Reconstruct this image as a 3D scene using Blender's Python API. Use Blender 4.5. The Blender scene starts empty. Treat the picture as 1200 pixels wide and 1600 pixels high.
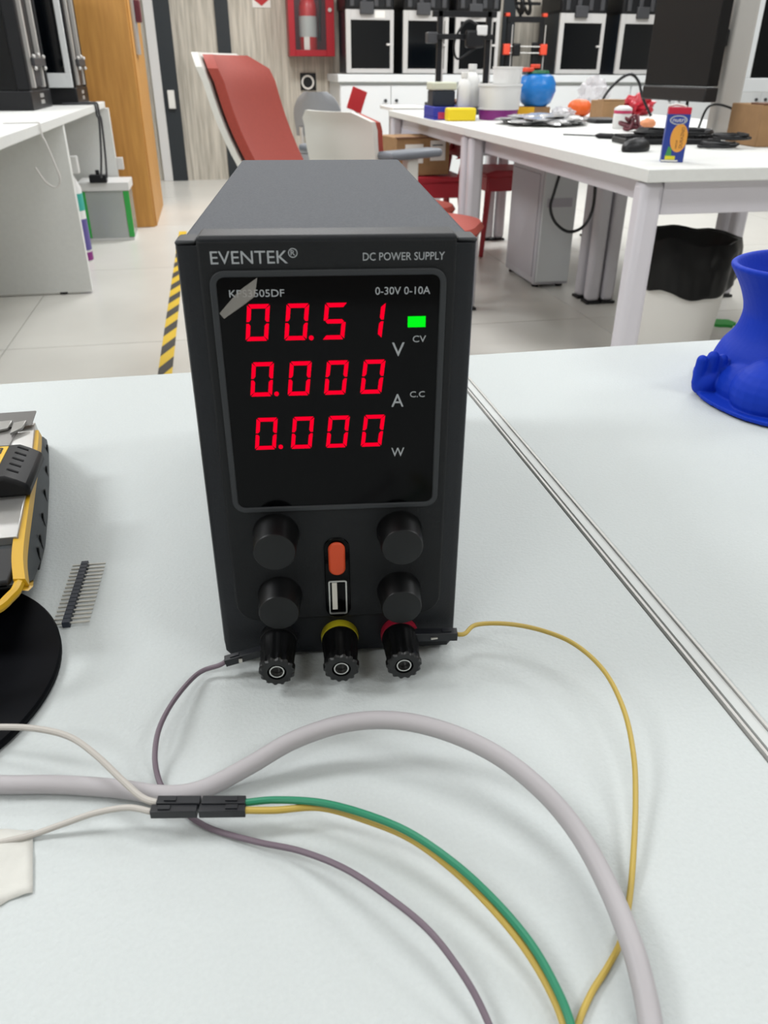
import bpy, bmesh, math, random
from mathutils import Vector, Matrix, noise
random.seed(7)
SC = bpy.context.scene
COL = SC.collection
R = math.radians

# ------------------------------------------------------------------ camera, world, lights, exposure
CAMZ = 0.947
PITCH, ROLL, YAW, FPX = R(29.62), R(0.25), R(-11.5), 1218.0
CAMM = Matrix.Rotation(YAW, 4, 'Z') @ Matrix.Rotation(R(90) - PITCH, 4, 'X') @ Matrix.Rotation(ROLL, 4, 'Z')
cd = bpy.data.cameras.new('camera')
cam = bpy.data.objects.new('camera', cd)
COL.objects.link(cam)
cam.matrix_world = Matrix.Translation((0, 0, CAMZ)) @ CAMM
cd.sensor_fit = 'HORIZONTAL'
cd.sensor_width = 36.0
cd.lens = FPX / 1200 * 36
cd.clip_start = 0.01
cd.dof.use_dof = True
cd.dof.focus_distance = 0.31
cd.dof.aperture_fstop = 42
SC.camera = cam

w = bpy.data.worlds.new('world')
SC.world = w
w.use_nodes = True
w.node_tree.nodes['Background'].inputs[0].default_value = (0.93, 0.97, 1.0, 1)
w.node_tree.nodes['Background'].inputs[1].default_value = 0.2

def lamp(x, y, sx, sy, power, z=2.96):
    d = bpy.data.lights.new('ceiling_panel_light', 'AREA')
    d.shape = 'RECTANGLE'
    d.size, d.size_y, d.energy = sx, sy, power
    d.color = (0.97, 0.985, 1.0)
    o = bpy.data.objects.new('ceiling_panel_light', d)
    COL.objects.link(o)
    o.location = (x, y, z)
for lx in (-2.2, 0.5, 3.2):
    for ly in (0.9, 3.5, 6.1):
        lamp(lx, ly, 1.2, 0.6, (18 if abs(lx - .5) < 1 else (66 if lx < 0 else 44)) if ly < 2 else (38 if ly < 5 else 72))
lamp(1.9, -1.4, 1.2, 0.6, 36)
lamp(-1.6, -1.4, 1.2, 0.6, 26)

SC.view_settings.view_transform = 'Standard'
SC.view_settings.look = 'None'
SC.view_settings.gamma = 1.0
SC.view_settings.use_curve_mapping = False
SC.view_settings.exposure = 0.0

# ------------------------------------------------------------------ measuring: where a sight line meets a real plane
DZ = 0.7755      # our desk top
T = 0.737        # the work tables behind
def ray(u, v):
    return CAMM.to_3x3() @ Vector((u - 600, 800 - v, -FPX))
def on(u, v, z):
    d = ray(u, v); t = (z - CAMZ) / d.z
    return Vector((0, 0, CAMZ)) + d * t
def aty(u, v, y):
    d = ray(u, v)
    return Vector((0, 0, CAMZ)) + d * (y / d.y)
def slot(u0, u1, vt, y, z=T):
    """a thing standing on height z at depth y: centre x, width, height"""
    vm = 150
    a, b = aty(u0, vm, y), aty(u1, vm, y)
    return (a.x + b.x) / 2, b.x - a.x, aty((u0 + u1) / 2, vt, y).z - z

# ------------------------------------------------------------------ materials
def lin(h):
    c = [int(h[i:i + 2], 16) / 255 for i in (0, 2, 4)]
    return tuple(x / 12.92 if x <= .04045 else ((x + .055) / 1.055) ** 2.4 for x in c) + (1,)
M = {}
def mat(name, hexc, rough=.5, metal=0, var=0.0, vscale=20, bump=0.0, bscale=200, spec=.5, stretch=(1, 1, 1), alpha=1, trans=0, emit=None, estr=0, coat=0, hex2=None):
    m = bpy.data.materials.new(name)
    m.use_nodes = True
    nt = m.node_tree
    b = nt.nodes['Principled BSDF']
    b.inputs['Base Color'].default_value = lin(hexc)
    b.inputs['Roughness'].default_value = rough
    b.inputs['Metallic'].default_value = metal
    b.inputs['Specular IOR Level'].default_value = spec
    b.inputs['Alpha'].default_value = alpha
    b.inputs['Transmission Weight'].default_value = trans
    b.inputs['Coat Weight'].default_value = coat
    if emit:
        b.inputs['Emission Color'].default_value = lin(emit)
        b.inputs['Emission Strength'].default_value = estr
    if var or bump or hex2:
        tc = nt.nodes.new('ShaderNodeTexCoord')
        mp = nt.nodes.new('ShaderNodeMapping')
        mp.inputs['Scale'].default_value = stretch
        nt.links.new(tc.outputs['Object'], mp.inputs[0])
    if var or hex2:
        n = nt.nodes.new('ShaderNodeTexNoise')
        n.inputs['Scale'].default_value = vscale
        n.inputs['Detail'].default_value = 5
        nt.links.new(mp.outputs[0], n.inputs['Vector'])
        cr = nt.nodes.new('ShaderNodeValToRGB')
        c = lin(hexc)
        if hex2:
            c2 = lin(hex2)
        else:
            c2 = tuple(x * (1 - var) for x in c[:3]) + (1,)
            c = tuple(min(1, x * (1 + var * .5)) for x in c[:3]) + (1,)
        cr.color_ramp.elements[0].color = c2
        cr.color_ramp.elements[1].color = c
        cr.color_ramp.elements[0].position = .35
        cr.color_ramp.elements[1].position = .65
        nt.links.new(n.outputs['Fac'], cr.inputs[0])
        nt.links.new(cr.outputs[0], b.inputs['Base Color'])
    if bump:
        n2 = nt.nodes.new('ShaderNodeTexNoise')
        n2.inputs['Scale'].default_value = bscale
        n2.inputs['Detail'].default_value = 3
        nt.links.new(mp.outputs[0], n2.inputs['Vector'])
        bp = nt.nodes.new('ShaderNodeBump')
        bp.inputs['Strength'].default_value = bump
        bp.inputs['Distance'].default_value = .001
        nt.links.new(n2.outputs['Fac'], bp.inputs['Height'])
        nt.links.new(bp.outputs[0], b.inputs['Normal'])
    M[name] = m
    return m
mat('desk_white', 'c0c5c4', .6, spec=.22, var=.02, vscale=900, bump=.25, bscale=700)
mat('table_white', 'd6d7d4', .6, spec=.25, var=.02, vscale=60)
mat('frame_lilac', 'c9c6cc', .45)
mat('alu', 'c4c2be', .35, .25)
mat('alu_matt', 'b4b4b2', .45, .6)
mat('joint_grey', 'c3c6c4', .45)
mat('gap_dark', '4a4a48', .8)
mat('psu_grey', '5e6064', .8, spec=.2, var=.12, vscale=1500, bump=.6, bscale=1300)
mat('psu_black', '111419', .5, spec=.35, var=.05, vscale=900, bump=.12, bscale=1800)
mat('psu_panel', '131517', .6, spec=.3, bump=.12, bscale=1800)
mat('psu_screen', '020203', .1, spec=.12)
mat('psu_line', '26292c', .55)
mat('knob_black', '090a0b', .42, spec=.35)
mat('knob_face', '131516', .55, spec=.35)
mat('post_black', '0b0c0d', .35)
mat('print_grey', 'a5a9ab', .6)
mat('digit_red', '080000', .9, spec=0, emit='ff0028', estr=1.1)
mat('led_green', '000800', .9, spec=0, emit='04f01c', estr=1.1)
mat('button_orange', 'd0481c', .45)
mat('usb_metal', 'c9c9c4', .3, .9)
mat('usb_white', 'cfccc2', .5)
mat('ring_metal', 'd8d8d4', .22, 1)
mat('collar_yellow', 'b4a81c', .45)
mat('collar_red', '9c1630', .45)
mat('collar_black', '111213', .45)
mat('rubber', '141414', .8)
mat('film', 'b0aca5', .3, alpha=.38)
mat('cable_grey', 'aaa6a8', .5)
mat('wire_brown', '6a5c66', .5)
mat('wire_yellow', 'b59b45', .45)
mat('wire_green', '1f7d5b', .4)
mat('wire_cream', 'b5b0a9', .5)
mat('dupont', '14161b', .4)
mat('pin_metal', 'c9c6be', .3, .6)
mat('header_black', '1c2430', .5)
mat('tool_rubber', '33383b', .6, var=.1, vscale=60)
mat('tool_black', '111214', .5, spec=.3)
mat('tool_yellow', 'c79b17', .42)
mat('tool_steel', 'b9b8b5', .32, .8, var=.05, vscale=80)
mat('tool_steel_dark', '7c7a78', .38, .7)
mat('label_yellow', 'd8ae17', .5)
mat('mat_black', '020307', .6, spec=.1)
mat('masking', 'c9c8c1', .7, var=.05, vscale=90, bump=.5, bscale=150)
mat('blue_print', '0a34ae', .6, spec=.2, bump=.12, bscale=400)
mat('floor_tile', 'd3d1ca', .3, var=.04, vscale=3)
mat('floor_joint', '77736f', .8)
mat('concrete', 'c6bfb2', .8, stretch=(9, 9, .5), vscale=5, hex2='a39d91', bump=.8, bscale=12)
mat('wall_paint', 'c9c7c2', .7)
mat('wall_dim', 'a8a5a0', .8)
mat('ceiling_paint', 'd8d8d6', .8)
mat('wood', 'c79248', .5, stretch=(6, 6, .5), vscale=6, hex2='b5803c')
mat('strip_dark', '20262a', .6)
mat('frame_white', 'cfcdca', .5)
mat('black_plastic', '101114', .45, spec=.35)
mat('black_matt', '0c0d10', .65, spec=.3)
mat('dark_grey', '38393c', .5)
mat('glass_dark', '04070b', .08, spec=.6)
mat('navy_panel', '0f1a26', .4)
mat('printer_white', 'b9b8b6', .5)
mat('cab_white', 'd6d9da', .5)
mat('cab_trim', 'b2b7b5', .5)
mat('fire_red', 'a01422', .4)
mat('ext_red', 'b21a20', .35)
mat('glass', '8a9092', .05, alpha=.07, spec=.3)
mat('paper', 'dedcd6', .7)
mat('sign_red', 'b02026', .6)
mat('chair_red', '9c3d30', .7, var=.06, vscale=120, bump=.3, bscale=400)
mat('chair_white', 'd3d2cb', .45)
mat('chair_grey', '8d9094', .5)
mat('arm_grey', '6c7178', .5)
mat('stool_red', 'a01c2a', .45)
mat('cardboard', '95734e', .75, var=.08, vscale=30)
mat('bin_white', 'e6e4df', .5)
mat('bag_black', '070708', .35, spec=.25)
mat('bag_clear', 'd5d3d6', .25, alpha=.55, bump=.8, bscale=60)
mat('bag_silver', 'b8b9bb', .18, .5, bump=1.0, bscale=70, hex2='e6e6e6', vscale=25)
mat('pc_white', 'bdbcc2', .5)
mat('pc_silver', 'b6b3ba', .45)
mat('yellow_plastic', 'e3c810', .5)
mat('yellow_card', 'e6ae10', .55)
mat('blue_crate', '24309c', .5)
mat('purple_tub', '7c1f74', .5)
mat('white_plastic', 'd6d6d4', .45)
mat('tub_navy', '1a2431', .4)
mat('tub_cream', 'c4c7b4', .5)
mat('jar_blue', '1c77c4', .28)
mat('jar_green', '17613c', .45)
mat('orange_print', 'e0601a', .5)
mat('red_bag', 'b01f30', .35, bump=.6, bscale=60)
mat('maroon', '5a1826', .5)
mat('pink', 'b8325c', .4)
mat('peach', 'e09468', .5)
mat('juice_blue', '233a8c', .4)
mat('juice_red', 'b81c38', .4)
mat('juice_orange', 'dd9a3e', .5)
mat('juice_green', '3f8c4a', .5)
mat('juice_yellow', 'd6cc2a', .5)
mat('screen_dark', '121111', .55, spec=.2)
mat('screen_bezel', '1f1d1d', .5, spec=.3)
mat('tape_yellow', 'd8b420', .55)
mat('tape_black', '34322e', .6)
mat('green_strip', '2f9c40', .5)
mat('box_clear', 'c3c9c6', .15, alpha=.45)
mat('box_green', '30a045', .4)
mat('violet', '544a8c', .4)
mat('teal', '2f9c90', .5)
mat('prusa_orange', 'dc4a30', .5)
mat('brown', '6a4630', .6)

# ------------------------------------------------------------------ mesh helpers
class MB:
    def __init__(self): self.v = []; self.f = []
    def add(self, vs, fs, mx=None):
        n = len(self.v)
        self.v += [(mx @ Vector(p)) if mx is not None else Vector(p) for p in vs]
        self.f += [tuple(i + n for i in f) for f in fs]
        return self
    def box(self, x0, x1, y0, y1, z0, z1, mx=None):
        vs = [(x, y, z) for z in (z0, z1) for y in (y0, y1) for x in (x0, x1)]
        return self.add(vs, [(0, 2, 3, 1), (4, 5, 7, 6), (0, 1, 5, 4), (2, 6, 7, 3), (0, 4, 6, 2), (1, 3, 7, 5)], mx)
    def cbox(self, c, s, mx=None):
        return self.box(c[0] - s[0] / 2, c[0] + s[0] / 2, c[1] - s[1] / 2, c[1] + s[1] / 2, c[2] - s[2] / 2, c[2] + s[2] / 2, mx)
    def lathe(self, prof, n=24, mx=None, closed=False):
        """prof: list of (r, z) revolved about z"""
        vs, fs = [], []
        k = len(prof)
        for r, z in prof:
            for i in range(n):
                a = 2 * math.pi * i / n
                vs.append((r * math.cos(a), r * math.sin(a), z))
        for j in range(k if closed else k - 1):
            jj = (j + 1) % k
            for i in range(n):
                ii = (i + 1) % n
                fs.append((j * n + i, j * n + ii, jj * n + ii, jj * n + i))
        if not closed:
            if prof[0][0] > 1e-6: fs.append(tuple(range(n))[::-1])
            if prof[-1][0] > 1e-6: fs.append(tuple((k - 1) * n + i for i in range(n)))
        return self.add(vs, fs, mx)
    def cyl(self, p0, p1, r0, r1=None, n=16):
        p0, p1 = Vector(p0), Vector(p1)
        r1 = r0 if r1 is None else r1
        d = p1 - p0
        q = d.to_track_quat('Z', 'Y').to_matrix().to_4x4()
        return self.lathe([(r0, 0), (r1, d.length)], n, Matrix.Translation(p0) @ q)
    def tube(self, pts, r, n=10):
        pts = [Vector(p) for p in pts]
        vs, fs = [], []
        t0 = (pts[1] - pts[0]).normalized()
        nrm = t0.orthogonal().normalized()
        for i, p in enumerate(pts):
            a, b = pts[max(0, i - 1)], pts[min(len(pts) - 1, i + 1)]
            t = (b - a).normalized()
            nrm = (nrm - t * nrm.dot(t)).normalized()
            bn = t.cross(nrm)
            rr = r[i] if isinstance(r, (list, tuple)) else r
            for k in range(n):
                an = 2 * math.pi * k / n
                vs.append(p + (nrm * math.cos(an) + bn * math.sin(an)) * rr)
        for i in range(len(pts) - 1):
            for k in range(n):
                kk = (k + 1) % n
                fs.append((i * n + k, i * n + kk, (i + 1) * n + kk, (i + 1) * n + k))
        fs.append(tuple(range(n))[::-1])
        fs.append(tuple((len(pts) - 1) * n + k for k in range(n)))
        return self.add(vs, fs)
    def prism(self, poly, d0, d1, mx=None):
        """poly in (x, z), extruded along y from d0 to d1"""
        n = len(poly)
        vs = [(x, d0, z) for x, z in poly] + [(x, d1, z) for x, z in poly]
        fs = [tuple(range(n)), tuple(range(2 * n - 1, n - 1, -1))]
        fs += [(i, n + i, n + (i + 1) % n, (i + 1) % n) for i in range(n)]
        return self.add(vs, fs, mx)
    def loft(self, rings, cap=True):
        n = len(rings[0]); vs = [p for r in rings for p in r]; fs = []
        for j in range(len(rings) - 1):
            for i in range(n):
                ii = (i + 1) % n
                fs.append((j * n + i, j * n + ii, (j + 1) * n + ii, (j + 1) * n + i))
        if cap:
            fs.append(tuple(range(n))[::-1]); fs.append(tuple((len(rings) - 1) * n + i for i in range(n)))
        return self.add(vs, fs)
    def ell(self, c, r, mx=None, n=16, m=10, nz=0, nsc=8, seed=0):
        """ellipsoid, optionally crumpled by noise"""
        vs = [(0, 0, -1)]; fs = []
        for j in range(1, m):
            th = math.pi * j / m
            for i in range(n):
                a = 2 * math.pi * i / n
                vs.append((math.sin(th) * math.cos(a), math.sin(th) * math.sin(a), -math.cos(th)))
        vs.append((0, 0, 1))
        for i in range(n):
            ii = (i + 1) % n
            fs.append((0, 1 + ii, 1 + i))
            for j in range(m - 2):
                a = 1 + j * n
                fs.append((a + i, a + ii, a + n + ii, a + n + i))
            b = 1 + (m - 2) * n
            fs.append((b + i, b + ii, len(vs) - 1))
        out = []
        for p in vs:
            p = Vector(p)
            k = 1 + (nz * noise.noise(p * nsc + Vector((seed, seed * 2.3, 0))) if nz else 0)
            out.append(Vector((c[0] + p.x * r[0] * k, c[1] + p.y * r[1] * k, c[2] + p.z * r[2] * k)))
        return self.add(out, fs, mx)

def rrect(x0, x1, z0, z1, r, n=6, corners=(1, 1, 1, 1)):
    """rounded rectangle outline, counter-clockwise from bottom right; corners: br, tr, tl, bl"""
    out = []
    for k, (cx, cz, a0) in enumerate([(x1 - r, z0 + r, -90), (x1 - r, z1 - r, 0), (x0 + r, z1 - r, 90), (x0 + r, z0 + r, 180)]):
        if corners[k]:
            for i in range(n + 1):
                a = R(a0 + 90 * i / n)
                out.append((cx + r * math.cos(a), cz + r * math.sin(a)))
        else:
            out.append(((x1, z0), (x1, z1), (x0, z1), (x0, z0))[k])
    return out

def spline(pts, k=10):
    """Catmull-Rom through points"""
    P = [Vector(p) for p in pts]
    P = [P[0] * 2 - P[1]] + P + [P[-1] * 2 - P[-2]]
    out = []
    for i in range(1, len(P) - 2):
        a, b, c, d = P[i - 1:i + 3]
        for j in range(k):
            t = j / k
            out.append(.5 * ((2 * b) + (c - a) * t + (2 * a - 5 * b + 4 * c - d) * t * t + (3 * b - a - 3 * c + d) * t ** 3))
    out.append(P[-2])
    return out

def tag(o, label=None, cat=None, group=None, kind=None):
    if label: o['label'] = label
    if cat: o['category'] = cat
    if group: o['group'] = group
    if kind: o['kind'] = kind
    return o

def thing(name, label, cat, loc=(0, 0, 0), rz=0, group=None):
    o = bpy.data.objects.new(name, None)
    COL.objects.link(o)
    o.empty_display_size = .05
    o.location = loc
    o.rotation_euler = (0, 0, rz)
    return tag(o, label, cat, group)

def mesh_of(mb, name, sharp=35):
    me = bpy.data.meshes.new(name)
    me.from_pydata([tuple(p) for p in mb.v], [], mb.f)
    bm = bmesh.new(); bm.from_mesh(me)
    bmesh.ops.recalc_face_normals(bm, faces=bm.faces)
    bm.to_mesh(me); bm.free()
    for p in me.polygons: p.use_smooth = True
    me.set_sharp_from_angle(angle=R(sharp))
    return me

def ob(name, mb, m, parent=None, bev=0, world=False, seg=2):
    """one mesh object; world=True: the vertices are world points and the parent's pose is taken off"""
    me = mb if isinstance(mb, bpy.types.Mesh) else None
    if me is None:
        if world and parent is not None:
            mw = Matrix.Translation(parent.location) @ parent.rotation_euler.to_matrix().to_4x4()
            inv = mw.inverted()
            mb.v = [inv @ p for p in mb.v]
        me = mesh_of(mb, name)
    if not me.materials: me.materials.append(M[m])
    o = bpy.data.objects.new(name, me)
    COL.objects.link(o)
    if parent is not None: o.parent = parent
    if bev:
        b = o.modifiers.new('bevel', 'BEVEL')
        b.width, b.segments, b.limit_method, b.angle_limit = bev, seg, 'ANGLE', R(40)
    return o

def single(name, mb, m, label, cat, group=None, bev=0):
    """a thing that is one mesh; its origin goes to its base centre"""
    xs = [p.x for p in mb.v]; ys = [p.y for p in mb.v]; zs = [p.z for p in mb.v]
    c = Vector(((min(xs) + max(xs)) / 2, (min(ys) + max(ys)) / 2, min(zs)))
    mb.v = [p - c for p in mb.v]
    o = ob(name, mb, m, None, bev)
    o.location = c
    return tag(o, label, cat, group)

def struct(name, mb, m, bev=0):
    return tag(ob(name, mb, m, None, bev), kind='structure')

def dup(root, loc, rz, label, sx=1):
    r = root.copy(); COL.objects.link(r)
    r.location = loc; r.rotation_euler = (0, 0, rz); r['label'] = label
    for ch in list(root.children):
        c = ch.copy(); COL.objects.link(c); c.parent = r
        for g in ch.children:
            d = g.copy(); COL.objects.link(d); d.parent = c
    return r

_txt = {}
def text(name, body, w, h, m, parent, mx, depth=.0001, shear=0):
    """flat lettering w wide (0 = keep proportion), h tall capitals, lower left at mx's origin, in mx's XY plane"""
    cu = bpy.data.curves.new(name, 'FONT')
    cu.body = body
    cu.extrude = .004
    cu.shear = shear
    cu.resolution_u = 3
    t = bpy.data.objects.new(name, cu)
    COL.objects.link(t)
    bpy.context.view_layer.update()
    me = bpy.data.meshes.new_from_object(t)
    bpy.data.objects.remove(t)
    xs = [v.co.x for v in me.vertices]; ys = [v.co.y for v in me.vertices]
    x0, x1, y0, y1 = min(xs), max(xs), min(ys), max(ys)
    sy = h / (y1 - y0); sx = w / (x1 - x0) if w else sy
    for v in me.vertices:
        v.co = mx @ Vector(((v.co.x - x0) * sx, (v.co.y - y0) * sy, v.co.z / .004 * depth))
    me.materials.clear(); me.materials.append(M[m])
    o = bpy.data.objects.new(name, me)
    COL.objects.link(o); o.parent = parent
    return o
FRONT = Matrix(((1, 0, 0, 0), (0, 0, -1, 0), (0, 1, 0, 0), (0, 0, 0, 1)))   # XY plane turned to face -Y

# ------------------------------------------------------------------ the room
WY = 8.39
floor = struct('floor', MB().box(-5.4, 7.6, -2.6, 9.0, -.06, -.022), 'floor_joint')
tile = mesh_of(MB().box(-.598, .598, -.6755, .6755, -.022, 0), 'tile')
for i in range(-3, 7):
    for j in range(-4, 4):
        t = ob('tile', tile, 'floor_tile', floor)
        t.location = (-.85 + 1.2 * i + .6, 3.15 + 1.355 * j + .6775, 0)
struct('wall_back', MB().box(-5.4, 7.6, WY, WY + .2, 0, 3.0), 'concrete')
struct('wall_front', MB().box(-5.6, 7.8, -2.8, -2.6, 0, 3.0), 'wall_dim')
struct('wall_right', MB().box(7.6, 7.8, -2.6, WY, 0, 3.0), 'wall_paint')
struct('wall_left', MB().box(-5.6, -5.4, -2.6, WY, 0, 3.0), 'wall_paint')
struct('ceiling', MB().box(-5.4, 7.6, -2.6, 9.0, 3.0, 3.1), 'ceiling_paint')
for k, xs in enumerate((.205, 2.9)):
    struct('trim_%d' % (k + 3), MB().box(xs - .06, xs + .06, WY - .02, WY, 0, 3.0), 'strip_dark')
struct('trim_1', MB().box(-.47, -.385, WY - .05, WY, 0, 3.0), 'frame_white', .004)
tr2 = struct('trim_2', MB().box(-.385, -.245, WY - .05, WY, 0, 3.0), 'strip_dark', .004)
ob('latch', MB().box(-.345, -.285, WY - .085, WY - .05, .62, .77), 'paper', tr2, .004)

# wooden closet that ends in a corner towards the room
wc = thing('wooden_closet', 'honey coloured wooden closet reaching up beside the concrete wall', 'closet', (-.9, 6.3, 0))
ob('front_panel', MB().box(-1.6, -.425, 5.80, 5.83, .0, 2.9), 'wood', wc, .003, True)
ob('side_panel', MB().box(-.43, -.415, 5.838, 6.82, .0, 2.9), 'wood', wc, .003, True)
ob('body', MB().box(-1.59, -.432, 5.831, 6.81, .0, 2.88), 'black_matt', wc, 0, True)
lk = ob('lock', MB().box(-.415, -.395, 6.0, 6.2, 1.02, 1.75), 'alu_matt', wc, .004, True)
ob('key', MB().box(-.395, -.36, 6.05, 6.15, 1.2, 1.32), 'maroon', lk, .004)
g = MB().cyl((-.395, 6.1, 1.42), (-.38, 6.1, 1.42), .025)
ob('indicator', g, 'led_green', lk)
for o in lk.children: o.location = -wc.location

# hazard tape on the floor
tape = thing('floor_marking_tape', 'yellow and black striped hazard tape stuck along the floor', 'floor tape', (-.235, 3.6, 0))
ob('backing', MB().box(-.262, -.212, 1.6, 5.6, .0, .0007), 'tape_yellow', tape, 0, True)
stripe = MB()
for i in range(15):
    y = 1.68 + i * .255
    ob('stripe', MB().add([(-.262, y, .0011), (-.212, y + .13, .0011), (-.212, y + .25, .0011), (-.262, y + .12, .0011), (-.262, y, .0006), (-.212, y + .13, .0006), (-.212, y + .25, .0006), (-.262, y + .12, .0006)],
       [(0, 1, 2, 3), (7, 6, 5, 4), (0, 4, 5, 1), (1, 5, 6, 2), (2, 6, 7, 3), (3, 7, 4, 0)]), 'tape_black', tape, 0, True)

# ------------------------------------------------------------------ desks in the foreground
def desk(label, x0, x1, y0, y1, strip_x):
    d = thing('desk', label, 'desk', ((x0 + x1) / 2, (y0 + y1) / 2, 0), 0, 'white desks pushed together')
    ob('desktop', MB().box(x0, x1, y0, y1, DZ - .028, DZ), 'desk_white', d, .0012, True)
    for lx in (x0 + .05, x1 - .05):
        for ly in (y0 + .05, y1 - .05):
            ob('leg', MB().box(lx - .025, lx + .025, ly - .025, ly + .025, 0, DZ - .07), 'frame_lilac', d, .003, True)
    for ya_ in (y0 + .03, y1 - .07):
        ob('apron', MB().box(x0 + .03, x1 - .03, ya_, ya_ + .04, DZ - .07, DZ - .028), 'frame_lilac', d, 0, True)
    ob('edge_strip', MB().box(strip_x - .0005, strip_x + .0005, y0, y1 + .0005, DZ - .026, DZ + .0004), 'alu', d, 0, True)
    return d
desk('white desk carrying the black power supply and its wires', -1.25, .1396, -.25, .5, .1407)
desk('white desk carrying the blue pot, right of the seam', .1478, 1.35, -.25, .5, .1474)
# grey joint strip lying low between the two desks
tag(single('joint_strip', MB().box(.1428, .1467, -.25, .499, DZ - .03, DZ - .0004), 'joint_grey', 'grey metal joint strip between the two white desks', 'joint strip'))

# ------------------------------------------------------------------ the power supply (local millimetre grid on its front face)
K = .84 / 1000
ps = thing('power_supply', 'black bench power supply with glowing red digits on white desk', 'power supply', (.0266, .2029, DZ), R(-6.81))
def kb(x0, x1, y0, y1, z0, z1): return MB().box(x0 * K, x1 * K, y0 * K, y1 * K, z0 * K, z1 * K)
def kp(poly, y0, y1): return MB().prism([(x * K, z * K) for x, z in poly], y0 * K, y1 * K)
ob('housing', kb(-44.4, 44.6, 9, 240.5, 3.5, 159.3), 'psu_grey', ps, .0012)
# bezel: full width, bottom corners rounded, sides swept back
be = MB()
prof_out = rrect(-45.8, 45.8, 1.2, 158.2, 6, 6, (1, 0, 0, 1))
rings = []
for y, ins in ((11, 0), (4, 0), (1.5, .8), (0, 3.0)):
    rings.append([(max(-45.8 + ins, min(45.8 - ins, x)) * K, y * K, max(1.2 + ins * .5, min(158.2, z)) * K) for x, z in prof_out])
be.loft(rings)
ob('bezel', be, 'psu_black', ps)
for s in (-1, 1):
    c = kb(min(s * 39.2, s * 45.6), max(s * 39.2, s * 45.6), 1.2, 12, 158.1, 159.6)
    ob('corner_cap', c, 'psu_line', ps, .0006)
# raised front panel with rounded lower corners
pn = kp(rrect(-38.8, 38.8, 20.5, 160.2, 8, 6, (1, 0, 0, 1)), -2.2, 1)
pn2 = ob('front_panel', pn, 'psu_panel', ps, .0007)
ob('panel_lip', kb(-38.8, 38.8, -2.2, 11, 159.0, 161.4), 'psu_black', ps, .0009)
# outline ring and screen
def ringmesh(x0, x1, z0, z1, r, wd, y0, y1):
    a = rrect(x0, x1, z0, z1, r); b = rrect(x0 + wd, x1 - wd, z0 + wd, z1 - wd, r - wd)
    n = len(a); mb = MB()
    vs = [(x * K, y0 * K, z * K) for x, z in a] + [(x * K, y0 * K, z * K) for x, z in b] + [(x * K, y1 * K, z * K) for x, z in a] + [(x * K, y1 * K, z * K) for x, z in b]
    fs = []
    for i in range(n):
        j = (i + 1) % n
        fs += [(i, j, n + j, n + i), (2 * n + i, 3 * n + i, 3 * n + j, 2 * n + j), (i, 2 * n + i, 2 * n + j, j), (n + i, n + j, 3 * n + j, 3 * n + i)]
    return mb.add(vs, fs)
ob('screen_frame', ringmesh(-36.0, 36.0, 68.4, 151.6, 4.5, 2.0, -3.0, -2.1), 'psu_line', ps, .0003)
sc = tag(ob('display_screen', kp(rrect(-34.1, 34.1, 70.3, 149.7, 2.6), -2.45, -2.1), 'psu_screen', ps), 'black glossy screen with red seven segment readings')
YS = -2.5
SEG = {'0': 'abcdef', '5': 'afgcd', '1': 'bc'}
def digit(ch, cx, cz, W=6.9, H=11.4, t=1.25):
    mb = MB(); g = .32; sl = math.tan(R(7))
    hw, hh = W / 2, H / 2
    pl = {
     'a': [(-hw + g, hh), (hw - g, hh), (hw - t, hh - t), (-hw + t, hh - t)],
     'd': [(-hw + t, -hh + t), (hw - t, -hh + t), (hw - g, -hh), (-hw + g, -hh)],
     'g': [(-hw + g + .3, 0), (-hw + t, t / 2), (hw - t, t / 2), (hw - g - .3, 0), (hw - t, -t / 2), (-hw + t, -t / 2)],
     'b': [(hw, hh - g), (hw, g), (hw - t * .6, g), (hw - t, g + t * .55), (hw - t, hh - t - g * .7)],
     'c': [(hw, -g), (hw, -hh + g), (hw - t, -hh + t + g * .7), (hw - t, -g - t * .55), (hw - t * .6, -g)],
     'f': [(-hw, hh - g), (-hw + t, hh - t - g * .7), (-hw + t, g + t * .55), (-hw + t * .6, g), (-hw, g)],
     'e': [(-hw, -g), (-hw + t * .6, -g), (-hw + t, -g - t * .55), (-hw + t, -hh + t + g * .7), (-hw, -hh + g)]}
    for s in SEG[ch]:
        q = [((cx + x + z * sl) * K, (cz + z) * K) for x, z in pl[s]]
        mb.prism(q, (YS - .25) * K, (YS) * K)
    return mb
DX = (-22.5, -10.5, 1.3, 13.1)
for row, (txt, cz) in enumerate((('0051', 135.7), ('0000', 117.3), ('0000', 98.3))):
    for ch, cx in zip(txt, DX):
        ob('digit', digit(ch, cx, cz), 'digit_red', sc)
for px, pz in ((-6.2, 130.6), (-18.2, 112.3), (-18.0, 93.4)):
    ob('decimal_point', MB().cyl((px * K, YS * K, pz * K), (px * K, (YS - .25) * K, pz * K), .75 * K, n=12), 'digit_red', sc)
ob('indicator_light', kb(24.2, 29.8, YS - .3, YS, 133.4, 136.8), 'led_green', sc)
def ptext(body, x, z, w, h, parent=sc, y=YS, m='print_grey', name='lettering'):
    return text(name, body, w * K, h * K, m, parent, Matrix.Translation((x * K, y * K, z * K)) @ FRONT)
ptext('KPS3505DF', -30.4, 143.6, 16.6, 2.2)
ptext('0-30V 0-10A', 14.0, 143.7, 17.0, 2.3)
ptext('V', 19.3, 124.0, 4.0, 4.5)
ptext('CV', 25.9, 128.5, 4.2, 2.1)
ptext('A', 19.3, 106.7, 4.0, 4.4)
ptext('C.C', 25.4, 109.9, 4.9, 2.0)
ptext('W', 19.4, 88.5, 4.4, 3.2)
ptext('EVENTEK', -35.0, 153.4, 22.8, 3.7, ps, -2.25)
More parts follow.
